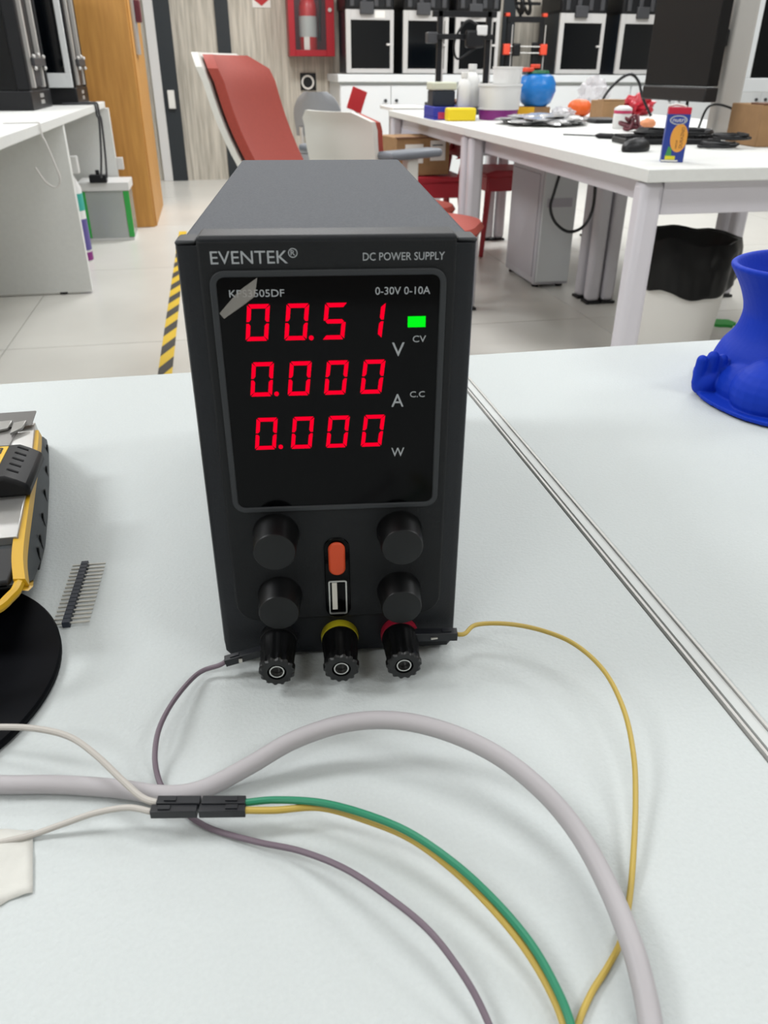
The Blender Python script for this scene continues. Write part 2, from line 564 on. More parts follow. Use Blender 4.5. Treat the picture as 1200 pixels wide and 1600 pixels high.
ptext('DC POWER SUPPLY', 10.3, 153.9, 24.8, 2.3, ps, -2.25)
ptext('v', 15.0, 53.3, 1.3, 1.5, ps, -2.25)
rg = MB()
rg.lathe([(1.15 * K, 0), (1.4 * K, 0), (1.4 * K, .15 * K), (1.15 * K, .15 * K)], 20, Matrix.Translation((-10.6 * K, -2.2 * K, 156.4 * K)) @ Matrix.Rotation(R(90), 4, 'X'), True)
mk = ob('trademark_ring', rg, 'print_grey', ps)
ptext('R', -11.25, 155.7, 1.25, 1.5, ps, -2.25)
# peeling corner of the protective film
fm = MB()
fp = [(-33.6, 150.0, -2.7), (-19.5, 150.3, -2.7), (-22.5, 147.0, -4.4), (-26.5, 142.5, -5.0), (-32.6, 136.2, -3.4), (-34.0, 137.5, -2.7)]
a = [(-21.6, 149.4, -2.7), (-22.6, 144.2, -4.2), (-27.6, 140.6, -3.6), (-32.6, 137.2, -2.9), (-33.9, 138.8, -2.6), (-27.6, 145.4, -2.6)]
fm.add([(x * K, y * K, z * K) for x, z, y in a] + [(x * K, (y + .12) * K, z * K) for x, z, y in a],
       [(0, 1, 5), (1, 2, 5), (2, 3, 4, 5), (6, 11, 7), (7, 11, 8), (8, 11, 10, 9)] + [(i, 6 + i, 6 + (i + 1) % 6, (i + 1) % 6) for i in range(6)])
tag(ob('film_corner', fm, 'film', ps), 'lifted corner of clear protective film')
# knobs
for kx, kz, ln in ((-21.8, 59.2, 15), (22.6, 58.4, 13.8), (-22.0, 32.2, 13.6), (22.8, 32.2, 13.6)):
    mx = Matrix.Translation((kx * K, -2.2 * K, kz * K)) @ Matrix.Rotation(R(90), 4, 'X')
    kn = ob('knob', MB().lathe([(8.3 * K, 0), (8.3 * K, 1 * K), (7.9 * K, 2 * K), (7.4 * K, (ln - 2.9) * K), (7.1 * K, (ln - 2.3) * K)], 40, mx), 'knob_black', ps)
    ob('knob_face', MB().lathe([(7.1 * K, (ln - 2.3) * K), (6.7 * K, (ln - 2.1) * K), (0, (ln - 2.1) * K)], 40, mx), 'knob_face', kn)
# power switch and usb socket in a dark pill
pill = ob('switch_plate', kp(rrect(-5.0, 4.4, 21.0, 56.6, 4.2, 8), -2.7, -2.1), 'psu_screen', ps, .0003)
ob('power_button', kp(rrect(-3.4, 2.7, 41.0, 55.2, 2.9, 8), -4.0, -2.6), 'button_orange', ps, .0006)
us = ob('usb_socket', ringmesh(-3.8, 3.1, 22.9, 38.2, .9, .55, -3.2, -2.6), 'usb_metal', ps)
ob('usb_tongue', kb(-2.5, -.6, -3.0, -2.6, 25, 37.2), 'usb_white', us)
# binding posts
def gear(r, n, dr):
    return [(r + (dr if i % 4 < 2 else 0)) for i in range(n)]
for px, cm in ((-23.9, 'collar_black'), (-.1, 'collar_yellow'), (23.3, 'collar_red')):
    mx = Matrix.Translation((px * K, 0, 10.5 * K)) @ Matrix.Rotation(R(90), 4, 'X')
    bp = MB()
    n = 56; rings = []
    for z, r, dr in ((3.6, 6.9, 0), (4.4, 7.1, 0), (6, 6.7, .25), (16, 5.9, .3), (17.5, 6.3, .45), (20.0, 6.2, .45), (20.6, 5.6, .35)):
        rings.append([mx @ Vector(((r + dr * (1 if i % 4 < 2 else -.4)) * K * math.cos(2 * math.pi * i / n), (r + dr * (1 if i % 4 < 2 else -.4)) * K * math.sin(2 * math.pi * i / n), z * K)) for i in range(n)])
    for z, r in ((20.6, 3.5), (18.0, 3.3)):
        rings.append([mx @ Vector((r * K * math.cos(2 * math.pi * i / n), r * K * math.sin(2 * math.pi * i / n), z * K)) for i in range(n)])
    bp.loft(rings)
    po = ob('binding_post', bp, 'post_black', ps)
    ob('collar', MB().lathe([(7.2 * K, 0), (7.4 * K, 1.2 * K), (7.2 * K, 3.4 * K), (5 * K, 3.6 * K)], 36, mx), cm, po)
    ob('contact_ring', MB().lathe([(2.35 * K, 18.2 * K), (2.35 * K, 20.3 * K), (2.75 * K, 20.3 * K), (2.75 * K, 18.2 * K)], 28, mx, True), 'ring_metal', po)
for fx in (-36, 36):
    for fy in (22, 222):
        ob('foot', MB().lathe([(6 * K, 0), (6.5 * K, 3.6 * K)], 16, Matrix.Translation((fx * K, fy * K, 0))), 'rubber', ps)

# ------------------------------------------------------------------ cables on the desk: centre line points (sight u, v, height over desk)
def path(pts, k=9):
    return spline([on(u, v, DZ + h) for u, v, h in pts], k)
G = .0026
gp = path([(-220, 1215, G), (-100, 1220, G), (0, 1226, G), (90, 1226, G), (180, 1232, G), (260, 1242, G), (320, 1232, G + .0005), (390, 1196, .006), (460, 1156, .010), (540, 1130, .0135), (620, 1126, .015), (700, 1144, .0155), (780, 1182, .0145), (850, 1238, .012), (905, 1304, .009), (950, 1385, .007), (985, 1470, .0065), (1005, 1540, .005), (1018, 1610, .0035), (1030, 1700, G), (1040, 1800, G)])
single('signal_cable', MB().tube(gp, .0025, 14), 'cable_grey', 'thick grey cable arching over the desk in front of the power supply', 'cable')
r1 = .00082
def wire(name, label, m, pts, r=r1, world=True, ends=()):
    P = path(pts)
    t = thing(name, label, 'wire', tuple(P[len(P) // 2].xy) + (DZ,))
    ob('insulation', MB().tube(P, r, 10), m, t, 0, True)
    return t, P
def housing_at(t, p, d, L=.014, s=.0026, roll=0):
    """jumper plug shell from p along d"""
    d = Vector(d).normalized()
    x = d; z = Vector((0, 0, 1)); z = (z - x * z.dot(x)).normalized(); y = z.cross(x)
    mx = Matrix.Translation(p) @ Matrix((x, y, z)).transposed().to_4x4()
    h = s / 2
    mb = MB()
    mb.box(0, L, -h, h, -h, h, mx)
    ob('plug_shell', mb, 'dupont', t, .0002, True)
    ob('latch_tab', MB().box(.002, .005, -h * .5, h * .5, h - .0001, h + .00035, mx), 'dupont', t, 0, True)
# wire out of the left post
PX = Matrix.Translation(ps.location) @ Matrix.Rotation(R(-6.81), 4, 'Z')
def pk(x, y, z): return PX @ Vector((x * K, y * K, z * K))
def mixpath(pre, pts, k=9): return spline(list(pre) + [on(u, v, DZ + h) for u, v, h in pts], k)
t = thing('jumper_wire', 'brownish grey jumper wire from the left post curling under the connectors', 'wire', (-.05, .15, DZ))
P = mixpath([pk(-44, -8, 6.5), pk(-46.5, -9, 5.5)], [(310, 1052, .003), (275, 1090, .005), (250, 1135, .006), (242, 1180, .004), (248, 1218, .0015), (262, 1242, .00085), (290, 1270, .00085), (330, 1295, .0010), (400, 1315, .002), (470, 1330, .0035), (540, 1358, .006), (610, 1404, .0075), (670, 1454, .0075), (720, 1518, .006), (755, 1580, .004), (785, 1660, .002), (800, 1740, .001)])
ob('insulation', MB().tube(P, .00078, 10), 'wire_brown', t, 0, True)
a, b = pk(-44.3, -8, 6.4), pk(-29, -6.5, 9.8)
d = b - a
housing_at(t, a, d, d.length * .95, .0027)
mx = Matrix.Translation(pk(-38.2, -9.9, 7.9))
ob('contact_window', MB().cbox((0, 0, 0), (.0011, .0005, .0012), mx), 'pin_metal', t, 0, True)
t = thing('jumper_wire', 'yellow jumper wire from the red post looping down the right side', 'wire', (.09, .15, DZ))
P = mixpath([pk(45.0, -6, 12.6), pk(48.5, -6.2, 12.9)], [(745, 976, .0105), (795, 975, .011), (850, 986, .012), (900, 1008, .0125), (945, 1050, .012), (975, 1110, .010), (990, 1180, .0075), (993, 1250, .005), (990, 1330, .003), (984, 1400, .0012), (972, 1465, .0009), (950, 1510, .0009), (925, 1550, .0009), (905, 1595, .001), (890, 1650, .001), (880, 1720, .001)])
ob('insulation', MB().tube(P, .00075, 10), 'wire_yellow', t, 0, True)
a, b = pk(45.5, -6, 12.6), pk(29.0, -5.0, 12.4)
d = b - a
housing_at(t, a, d, d.length, .0031)
ob('contact_window', MB().cbox((0, 0, 0), (.0022, .0005, .0005), Matrix.Translation(pk(36.3, -7.6, 12.4))), 'pin_metal', t, 0, True)
# the four plugged jumper wires
HZ = .0075
A0 = on(246, 1254, DZ + HZ); A1 = on(384, 1254, DZ + HZ)
B0 = on(236, 1268, DZ + HZ - .0005); B1 = on(384, 1266, DZ + HZ - .0005)
dA = (A1 - A0); dB = (B1 - B0)
def plug(name, label, m, wirepts, start, direc, L, r=r1):
    P = spline([start + direc.normalized() * .002] + [start] + [on(u, v, DZ + h) for u, v, h in wirepts], 9)
    t = thing(name, label, 'wire', tuple(start.xy) + (DZ,))
    ob('insulation', MB().tube(P, r, 10), m, t, 0, True)
    housing_at(t, start, direc, L, .0025)
    return t
lA, lB = dA.length, dB.length
plug('jumper_wire', 'cream jumper wire crossing over the grey cable into the connector', 'wire_cream', [(222, 1246, .0078), (190, 1218, .0088), (150, 1180, .0105), (110, 1152, .0115), (60, 1139, .0115), (0, 1136, .010), (-80, 1140, .006), (-160, 1150, .002)], A0, dA, lA * .49, .0009)
plug('jumper_wire', 'cream jumper wire leading from the masking tape into the connector', 'wire_cream', [(200, 1262, .007), (150, 1270, .0055), (100, 1287, .0032), (55, 1303, .0013), (20, 1312, .0012), (-40, 1325, .0012), (-110, 1340, .0012)], B0, dB, lB * .49, .0008)
plug('jumper_wire', 'green jumper wire running right from the black connector', 'wire_green', [(430, 1250, .0075), (500, 1254, .0085), (570, 1272, .010), (640, 1301, .0105), (710, 1349, .0095), (770, 1404, .0075), (825, 1468, .006), (865, 1535, .0045), (893, 1605, .003), (905, 1700, .0016)], A1, -dA, lA * .49, .00095)
plug('jumper_wire', 'yellow jumper wire running beneath the green one from the connector', 'wire_yellow', [(430, 1266, .0065), (500, 1262, .0065), (570, 1281, .007), (640, 1310, .0075), (705, 1357, .007), (762, 1412, .006), (815, 1475, .0045), (857, 1543, .003), (884, 1612, .0016), (895, 1705, .0011)], B1, -dB, lB * .49, .0009)

# ------------------------------------------------------------------ pin header strip
h0, h1 = on(133, 883, DZ + .0012), on(104, 974, DZ + .0012)
hd = (h1 - h0); n = 16; pit = hd.length / (n - 1); dx = hd.normalized(); dyv = Vector((-dx.y, dx.x, 0))
t = thing('pin_header', 'black pin header strip with sixteen silver pins', 'pin header', ((h0 + h1) / 2).to_tuple()[:2] + (DZ,), math.atan2(dx.y, dx.x))
seg = MB().prism([(-pit * .42, -.0012), (pit * .42, -.0012), (pit * .5, -.0008), (pit * .5, .0008), (pit * .42, .0012), (-pit * .42, .0012), (-pit * .5, .0008), (-pit * .5, -.0008)], -.00127, .00127)
sm = mesh_of(seg, 'segment')
pm = mesh_of(MB().box(-.0003, .0003, -.0047, .0078, -.0003, .0003), 'pin')
for i in range(n):
    x = (i - (n - 1) / 2) * pit
    s = ob('segment', sm, 'header_black', t); s.location = (x, 0, .0013)
    p = ob('pin', pm, 'pin_metal', t); p.location = (x, 0, .0013)

# ------------------------------------------------------------------ yellow-black hand tool and the round black mat
dc = Vector((-.1225, .214, 0))
tag(single('round_mat', MB().lathe([(.0572, 0), (.058, .0008), (.058, .0022), (.0574, .003), (0, .003)], 96, Matrix.Translation(dc + Vector((0, 0, DZ)))), 'mat_black', 'flat round black mat lying under the near end of the hand tool', 'mat'))
tl = thing('hand_tool', 'yellow and black hand tool with steel plate at the left edge', 'hand tool', (-.11, .33, DZ))
ZT = .026
edge = [(58, 678), (57, 700), (50, 745), (42, 800), (35, 850), (33, 880), (36, 912)]     # yellow edge, at height ZT
top = [on(u, v, DZ + ZT) for u, v in edge]
foot = [(-.0992, .400), (-.0976, .392), (-.0910, .352), (-.0862, .318), (-.0832, .294), (-.0826, .284), (-.0836, .272)]
rings = []
for i, p in enumerate(top):
    f = i / (len(top) - 1)
    fx, fy = foot[i]
    bul = .0012 + .0022 * math.sin(math.pi * min(1, .1 + f * .8))
    def sidept(t_, b_): return Vector((p.x * (1 - t_) + fx * t_ + b_, p.y * (1 - t_) + fy * t_, DZ + ZT * (1 - t_)))
    rings.append([Vector((-.175, fy, DZ)), Vector((-.175, p.y, DZ + ZT)), Vector((p.x - .003, p.y, DZ + ZT)), Vector((p.x, p.y, DZ + ZT - .0006)),
                  sidept(.3, bul * .8), sidept(.58, bul), sidept(.88, bul * .5), sidept(1, 0)])
ob('grip', MB().loft(rings), 'tool_rubber', tl, 0, True)
# ribs along the rubber side
for k in range(6):
    f = .18 + .12 * k
    i = f * (len(top) - 1); a = int(i); q = i - a
    def mixr(j): return rings[a][j] * (1 - q) + rings[min(a + 1, len(top) - 1)][j] * q
    off = Vector((.0, 0, .0))
    ob('rib', MB().tube(spline([mixr(4) + off + Vector((0, .006, .0)), mixr(4) * .45 + mixr(5) * .55 + off * 1.5, mixr(5) + off + Vector((0, -.004, 0)), mixr(6) + off + Vector((0, -.010, 0))], 5), .00045, 6), 'tool_black', tl, 0, True)
# yellow rim following the edge, then turning across the near end
yl = [p + Vector((-.0004, 0, .0010)) for p in top]
ym = MB()
rr = []
for p in spline(yl, 5):
    rr.append([p + Vector((-.0022, 0, -.0015)), p + Vector((-.0022, 0, .0012)), p + Vector((.0014, 0, .0008)), p + Vector((.0022, 0, -.0022))])
ob('yellow_rim', ym.loft(rr), 'tool_yellow', tl, 0, True)
e = top[-1]
x2 = on(-30, 962, DZ + ZT)
ob('yellow_end_rim', MB().tube(spline([e + Vector((-.001, 0, .0002)), on(18, 931, DZ + ZT), x2, x2 + Vector((-.03, -.008, 0))], 5), .0017, 8), 'tool_yellow', tl, 0, True)
ob('yellow_tail', MB().loft([[e + Vector((-.002, .001, 0)), e + Vector((.0025, .001, -.002)), e + Vector((.002, -.003, -.001)), e + Vector((-.0025, -.003, 0))],
    [on(42, 918, DZ + .008), on(52, 906, DZ + .008), on(53, 909, DZ + .004), on(43, 921, DZ + .005)]]), 'tool_yellow', tl, 0, True)
# near end: dark face between top and rim
ob('end_cap', MB().box(-.170, e.x - .004, e.y + .0, e.y + .022, DZ + ZT - .002, DZ + ZT + .0015), 'tool_black', tl, .001, True)
# steel plate with raised side rail
def TP(u, v, z): return on(u, v, DZ + z)
zp = ZT + .003
pl = [TP(55, 660, zp), TP(48, 722, zp), TP(40, 770, zp), TP(27, 838, zp)]
pr = []
for p in pl:
    pr.append([Vector((-.17, p.y, DZ + ZT - .001)), Vector((-.17, p.y, p.z)), p.copy(), Vector((p.x + .0006, p.y, DZ + ZT - .001))])
ob('steel_plate', MB().loft(pr), 'tool_steel', tl, .0003, True)
q0, q1 = TP(-14, 838, zp + .0004), TP(14, 770, zp + .0004)
ob('slot_plate', MB().box(-.165, -.0975, pl[3].y + .004, pl[0].y - .004, DZ + zp - .0005, DZ + zp + .0006), 'tool_steel_dark', tl, .0002, True)
bl = [TP(57, 644, zp + .003), TP(4, 642, zp + .003)]
ob('blade', MB().loft([[Vector((-.16, bl[0].y, DZ + zp + .003)), Vector((-.16, bl[0].y, DZ + zp + .0038)), bl[0] + Vector((0, 0, .0008)), bl[0].copy()],
     [Vector((-.16, pl[0].y - .01, DZ + zp + .0005)), Vector((-.16, pl[0].y - .01, DZ + zp + .0013)), TP(50, 664, zp + .0013), TP(50, 664, zp + .0005)]]), 'tool_steel_dark', tl, .0001, True)
for u0, u1 in ((-18, 20), (22, 42)):
    a, b = TP(u0, 664, zp + .002), TP(u1, 660, zp + .002)
    ob('clamp_jaw', MB().loft([[a, b, b + Vector((0, 0, .0012)), a + Vector((0, 0, .0012))], [a + Vector((0, -.009, -.0012)), b + Vector((-.001, -.006, -.0012)), b + Vector((-.001, -.006, 0)), a + Vector((0, -.009, 0))]]), 'tool_steel', tl, .0002, True)
# black clip with ribs and yellow label
zc = zp + .0085
c0, c1 = TP(40, 702, zc), TP(42, 748, zc)
xr = (c0.x + c1.x) / 2
ya, yb = TP(20, 693, zc).y, TP(20, 745, zc).y
ck = MB().prism([(-.165, DZ + zp - .0005), (xr + .002, DZ + zp - .0005), (xr + .002, DZ + zp + .004), (xr - .002, DZ + zc - .002), (xr - .006, DZ + zc), (-.165, DZ + zc)], yb, ya)
clip = ob('clip', ck, 'tool_black', tl, .0015, True)
for k in range(5):
    y = ya - .004 - k * (ya - yb - .006) / 5
    ob('clip_rib', MB().prism([(xr - .0064, DZ + zc + .0001), (xr - .0058, DZ + zc + .0001), (xr - .0024, DZ + zc - .0016), (xr - .0026, DZ + zc - .0022)], y - .0006, y + .0006), 'mat_black', tl, 0, True)
lx1, lx0 = TP(13, 700, zc).x, -.150
ob('label_plate', MB().box(lx0, lx1, yb + .004, ya - .003, DZ + zc, DZ + zc + .0003), 'label_yellow', tl, 0, True)
text('lettering', 'STANLEY', (ya - yb) * .74, .006, 'tool_black', tl, Matrix.Translation(Vector((lx1 - .0075, ya - .0045, DZ + zc + .0004)) - tl.location) @ Matrix.Rotation(R(-90), 4, 'Z'), .0001)
ob('clip_pin', MB().cyl(TP(-30, 762, zp + .002), TP(9, 762, zp + .002), .0007, n=8), 'pin_metal', tl, 0, True)

# ------------------------------------------------------------------ masking tape scrap
mt = MB()
g = []
nx, ny = 10, 8
c = [on(-80, 1312, DZ), on(52, 1298, DZ), on(52, 1396, DZ), on(-80, 1440, DZ)]
for j in range(ny + 1):
    for i in range(nx + 1):
        a, b = i / nx, j / ny
        p = (c[0] * (1 - a) + c[1] * a) * (1 - b) + (c[3] * (1 - a) + c[2] * a) * b
        hz = .0006 + .0018 * max(0, math.sin(a * 3.1 + .4)) * (1 - b) + .0006 * noise.noise(Vector((a * 5, b * 5, 0)))
        if j == ny: p = p + Vector((0, .0016 * noise.noise(Vector((a * 9, 3, 0))), 0))
        g.append(Vector((p.x, p.y, DZ + max(.0004, hz))))
nv = len(g); st = nx + 1
fs = [(j * st + i, j * st + i + 1, (j + 1) * st + i + 1, (j + 1) * st + i) for j in range(ny) for i in range(nx)]
mt.add(g, fs)
o = single('masking_tape', mt, 'masking', 'torn scrap of off white masking tape holding a wire down', 'tape')
sm_ = o.modifiers.new('thick', 'SOLIDIFY'); sm_.thickness = .0003; sm_.offset = -1

# ------------------------------------------------------------------ blue printed pot with toes
bx, by = .335, .40
pt = MB()
# body and hollow neck; the mouth comes to a point on the left
prof = [(.0005, .001), (.045, .001), (.0475, .006), (.046, .015), (.0425, .024), (.037, .032), (.0345, .040), (.0345, .049), (.0365, .058), (.0395, .066), (.0425, .0725), (.0410, .0745), (.0385, .0735), (.0355, .066), (.0325, .058), (.0305, .049), (.030, .042), (.0005, .040)]
rings = []
for q_ in spline([(r, z, 0) for r, z in prof], 4):
    r, z = q_.x, q_.y
    ring = []
    for i in range(56):
        a = 2 * math.pi * i / 56
        pk_ = max(0, -math.cos(a)) ** 5 * max(0, min(1, (z - .045) / .028)) * .0075
        rr_ = max(.0005, r + pk_)
        ring.append(Vector((rr_ * math.cos(a), rr_ * math.sin(a), z)))
    rings.append(ring)
pt.loft(rings)
# base flange
fl = []
for i in range(48):
    a = 2 * math.pi * i / 48
    dg = math.degrees(a)
    kn_ = [(0, .066), (110, .058), (150, .0545), (170, .0575), (185, .063), (201, .067), (217, .072), (230, .074), (290, .070), (360, .066)]
    for (d0, r0), (d1, r1_) in zip(kn_, kn_[1:]):
        if d0 <= dg <= d1: r = r0 + (r1_ - r0) * (dg - d0) / (d1 - d0)
    fl.append((r * math.cos(a), r * math.sin(a)))
pt.loft([[Vector((x, y, 0)) for x, y in fl], [Vector((x, y, .0022)) for x, y in fl]])
# crossed leg with a foot and toes
pt.ell((-.033, -.014, .007), (.021, .025, .016), n=24, m=14)
pt.ell((-.032, -.032, .010), (.026, .022, .020), n=24, m=14)
pt.ell((-.0545, .001, .006), (.0095, .007, .009), n=20, m=12)
for tx, ty, tz, r in ((-.0612, .001, .0205, .0034), (-.0547, .0005, .0224, .0037), (-.0484, .0, .0207, .0033)):
    pt.tube([(tx, ty, .006), (tx, ty, tz * .6), (tx, ty - .0005, tz)], [r, r * .98, r * .95], 12)
    pt.ell((tx, ty - .0005, tz), (r * .95, r * .95, r), n=14, m=8)
# arm and folds
pt.tube(spline([(-.030, -.028, .032), (-.018, -.042, .036), (-.002, -.046, .033), (.016, -.046, .026)], 6), .0045, 12)
pt.tube(spline([(-.012, -.052, .024), (-.005, -.056, .016), (-.004, -.055, .006)], 6), .0035, 12)
pt.ell((.012, -.034, .016), (.034, .026, .020), n=24, m=14)
o = single('blue_pot', MB().add([Vector((p.x + bx, p.y + by, DZ + max(0, p.z))) for p in pt.v], pt.f), 'blue_print', 'blue printed pot with a flared neck and toes, right desk edge', 'pot')
md = o.modifiers.new('remesh', 'REMESH'); md.mode = 'VOXEL'; md.voxel_size = .0007; md.use_smooth_shade = True
o.location.z += .0012
ms = o.modifiers.new('smooth', 'SMOOTH'); ms.factor = .5; ms.iterations = 2
# ------------------------------------------------------------------ BACKGROUND_MARK
# ------------------------------------------------------------------ work tables behind
def work_table(label, x0, x1, y0, y1):
    t = thing('work_table', label, 'table', ((x0 + x1) / 2, (y0 + y1) / 2, 0), 0, 'white work tables joined in a block')
    ob('tabletop', MB().box(x0, x1, y0, y1, T - .03, T), 'table_white', t, .002, True)
    for lx in (x0 + .005, x1 - .065):
        for ly in (y0 + .02, y1 - .08):
            l = ob('leg', MB().box(lx, lx + .06, ly, ly + .06, .012, T - .03), 'frame_lilac', t, .016, True)
            f = ob('foot', MB().box(lx - .004, lx + .064, ly - .004, ly + .064, 0, .012), 'black_plastic', t, .002, True)
    ob('side_rail', MB().box(x0 + .065, x0 + .095, y0 + .08, y1 - .08, T - .09, T - .03), 'frame_lilac', t, .002, True)
    ob('side_rail', MB().box(x1 - .14, x1 - .10, y0 + .08, y1 - .08, T - .09, T - .03), 'frame_lilac', t, .002, True)
    ob('end_rail', MB().box(x0 + .065, x1 - .065, y0 + .03, y0 + .07, T - .11, T - .03), 'frame_lilac', t, .002, True)
    ob('end_rail', MB().box(x0 + .065, x1 - .065, y1 - .07, y1 - .03, T - .09, T - .03), 'frame_lilac', t, .002, True)
    return t
TX0, TX1, TX2 = 1.035, 1.708, 2.385
TY0, TY1, TY2 = 1.885, 3.445, 5.005
work_table('white work table with the juice carton on its near corner', TX0, TX1 - .003, TY0, TY1 - .003)
work_table('white work table with the tubs and blue crate on it', TX0, TX1 - .003, TY1, TY2)
work_table('white work table behind the pole with the brown carton', TX1, TX2, TY0, TY1 - .003)
work_table('white work table in the far right of the block, near the cabinets', TX1, TX2, TY1, TY2)

# ------------------------------------------------------------------ white cabinets along the wall
CZ0, CY = .905, 7.72
def cabinet(x0, x1, label):
    t = thing('cabinet', label, 'cabinet', ((x0 + x1) / 2, (CY + WY) / 2, 0), 0, 'white cabinets along the back wall')
    ob('body', MB().box(x0, x1, CY, WY - .03, .0, CZ0 - .06), 'cab_white', t, .003, True)
    xm = (x0 + x1) / 2
    for a, b, kx in ((x0 + .006, xm - .003, xm - .05), (xm + .003, x1 - .006, xm + .05)):
        d = ob('door', MB().box(a, b, CY - .02, CY, .07, CZ0 - .085), 'cab_white', t, .002, True)
        k = ob('lock', MB().cyl((kx, CY - .02, .70), (kx, CY - .035, .70), .014), 'dark_grey', t, 0, True)
    ob('top_rail', MB().box(x0, x1, CY - .012, CY, CZ0 - .078, CZ0 - .06), 'cab_trim', t, 0, True)
x = aty(530, 113, CY).x
cabs = ['leftmost of the white cabinets, its left side facing the fire box', 'second white cabinet from the left, behind the plastic bottles', 'third white cabinet from the left, behind the blue jar', 'fourth white cabinet from the left, behind the red bag', 'fifth white cabinet from the left, behind the monitor']
CX0 = x
cw = .92
for i, l in enumerate(cabs):
    cabinet(CX0 + i * cw, CX0 + (i + 1) * cw - .004, l)
wt = thing('worktop', 'long pale worktop over the white cabinets', 'worktop', (CX0 + 2.3, 8.0, CZ0 - .06))
ob('slab', MB().box(CX0 - .02, CX0 + 5 * cw, CY - .045, WY - .025, CZ0 - .06, CZ0), 'cab_white', wt, .004, True)

# boxed printers on the worktop
def big_printer(u0, u1, label, with_tag=False):
    y = CY + .02
    a, b = aty(u0, 70, y).x, aty(u1, 70, y).x
    w2 = (b - a) / 2; xc = (a + b) / 2
    t = thing('enclosed_printer', label, 'printer', (xc, y + .25, CZ0), 0, 'enclosed printers on the worktop')
    H = .52
    f = y
    ob('body', MB().box(xc - w2 + .012, xc + w2 - .012, f + .03, f + .5, CZ0 + .008, CZ0 + H), 'navy_panel', t, .004, True)
    z0, z1 = CZ0 + .008, CZ0 + H - .04
    fr = MB()
    bw = .042
    ob('frame_post', MB().box(xc - w2, xc - w2 + bw, f, f + .032, z0, z1), 'printer_white', t, .003, True)
    ob('frame_post', MB().box(xc + w2 - bw * .75, xc + w2, f, f + .032, z0, z1), 'printer_white', t, .003, True)
    ob('frame_sill', MB().box(xc - w2 + bw, xc + w2 - bw * .75, f, f + .032, z0, z0 + .035), 'printer_white', t, .002, True)
    ob('frame_head', MB().box(xc - w2 + bw, xc + w2 - bw * .75, f, f + .032, z1 - .075, z1), 'printer_white', t, .002, True)
    d = ob('glass_door', MB().box(xc - w2 + bw, xc + w2 - bw * .75, f + .012, f + .028, z0 + .035, z1 - .075), 'glass_dark', t, 0, True)
    ob('door_catch', MB().box(xc + w2 - bw - .02, xc + w2 - bw + .01, f - .012, f + .012, z0 + .21, z0 + .225), 'frame_white', t, .002, True)
    ob('control_pod', MB().box(xc - .09, xc + .03, f - .03, f, z1 - .035, z1 + .055), 'dark_grey', t, .006, True)
    ob('top_cover', MB().box(xc - w2 - .005, xc + w2 + .005, f - .005, f + .5, CZ0 + H - .038, CZ0 + H + .16), 'black_plastic', t, .02, True)
    for k in range(4):
        xx = xc - w2 + (k + .5) * 2 * w2 / 4
        ob('cover_rib', MB().box(xx - .02, xx + .02, f - .022, f - .004, CZ0 + H - .02, CZ0 + H + .15), 'dark_grey', t, .006, True)
    if with_tag:
        ob('sticker', MB().box(xc + .04, xc + .13, f - .002, f, z1 - .06, z1 - .008), 'paper', t, 0, True)
for u0, u1, l, tg in ((541, 615, 'enclosed printer above the leftmost cabinet with a pale sticker', True), (630, 700, 'enclosed printer second from the left on the worktop', False), (711, 779, 'enclosed printer third from left, behind the frame with black posts', False),
                  (872, 942, 'enclosed printer just right of the small orange-cornered printer', False), (966, 1036, 'enclosed printer left of the tilted dark monitor', False), (1060, 1130, 'enclosed printer hidden behind the dark monitor and pole', False)):
    big_printer(u0, u1, l, tg)
# small open printer with orange corners
y = CY + .12
a, b = aty(790, 70, y).x, aty(846, 70, y).x
t = thing('small_printer', 'small open black printer with orange corner pieces on the worktop', 'printer', ((a + b) / 2, y, CZ0))
zt = aty(818, 33, y).z
for xx in (a + .015, b - .015):
    ob('post', MB().box(xx - .015, xx + .015, y - .015, y + .015, CZ0 + .03, zt), 'black_plastic', t, .002, True)
    ob('rod', MB().cyl((xx + .03, y - .03, CZ0 + .03), (xx + .03, y - .03, zt - .03), .005, n=8), 'alu', t, 0, True)
ob('top_bar', MB().box(a, b, y - .02, y + .02, zt - .01, zt + .035), 'black_plastic', t, .002, True)
ob('base', MB().box(a - .02, b + .02, y - .16, y + .16, CZ0, CZ0 + .035), 'dark_grey', t, .003, True)
zg = aty(818, 78, y).z
for xx in (a - .005, b + .005):
    ob('orange_bracket', MB().box(xx - .032, xx + .032, y - .06, y - .018, zg - .04, zg + .045), 'prusa_orange', t, .006, True)
    ob('orange_cap', MB().box(xx - .02, xx + .02, y - .03, y + .03, zt + .033, zt + .06), 'prusa_orange', t, .004, True)
for dz in (-.025, .025):
    ob('gantry_rod', MB().cyl((a + .03, y - .04, zg + dz), (b - .03, y - .04, zg + dz), .005, n=8), 'alu', t, 0, True)
ob('carriage', MB().box(a + .05, a + .12, y - .075, y - .03, zg - .05, zg + .05), 'black_plastic', t, .01, True)
ob('drive_box', MB().box(b - .09, b - .03, y - .02, y + .02, CZ0 + .04, zg + .06), 'black_plastic', t, .006, True)
for k, dy in enumerate((-.03, .03)):
    cz = zt + .035 + .10
    ob('filament_spool', MB().lathe([(.06, -.008), (.095, -.008), (.095, .008), (.06, .008)], 28, Matrix.Translation((a + .10 + k * .07, y, cz)) @ Matrix.Rotation(R(72), 4, 'Y'), True), 'black_plastic', t, 0, True)
ob('spool_arm', MB().box(a + .06, b - .04, y - .008, y + .008, zt + .12, zt + .145).box(a + .11, a + .13, y - .012, y + .012, zt + .03, zt + .14), 'black_plastic', t, .002, True)

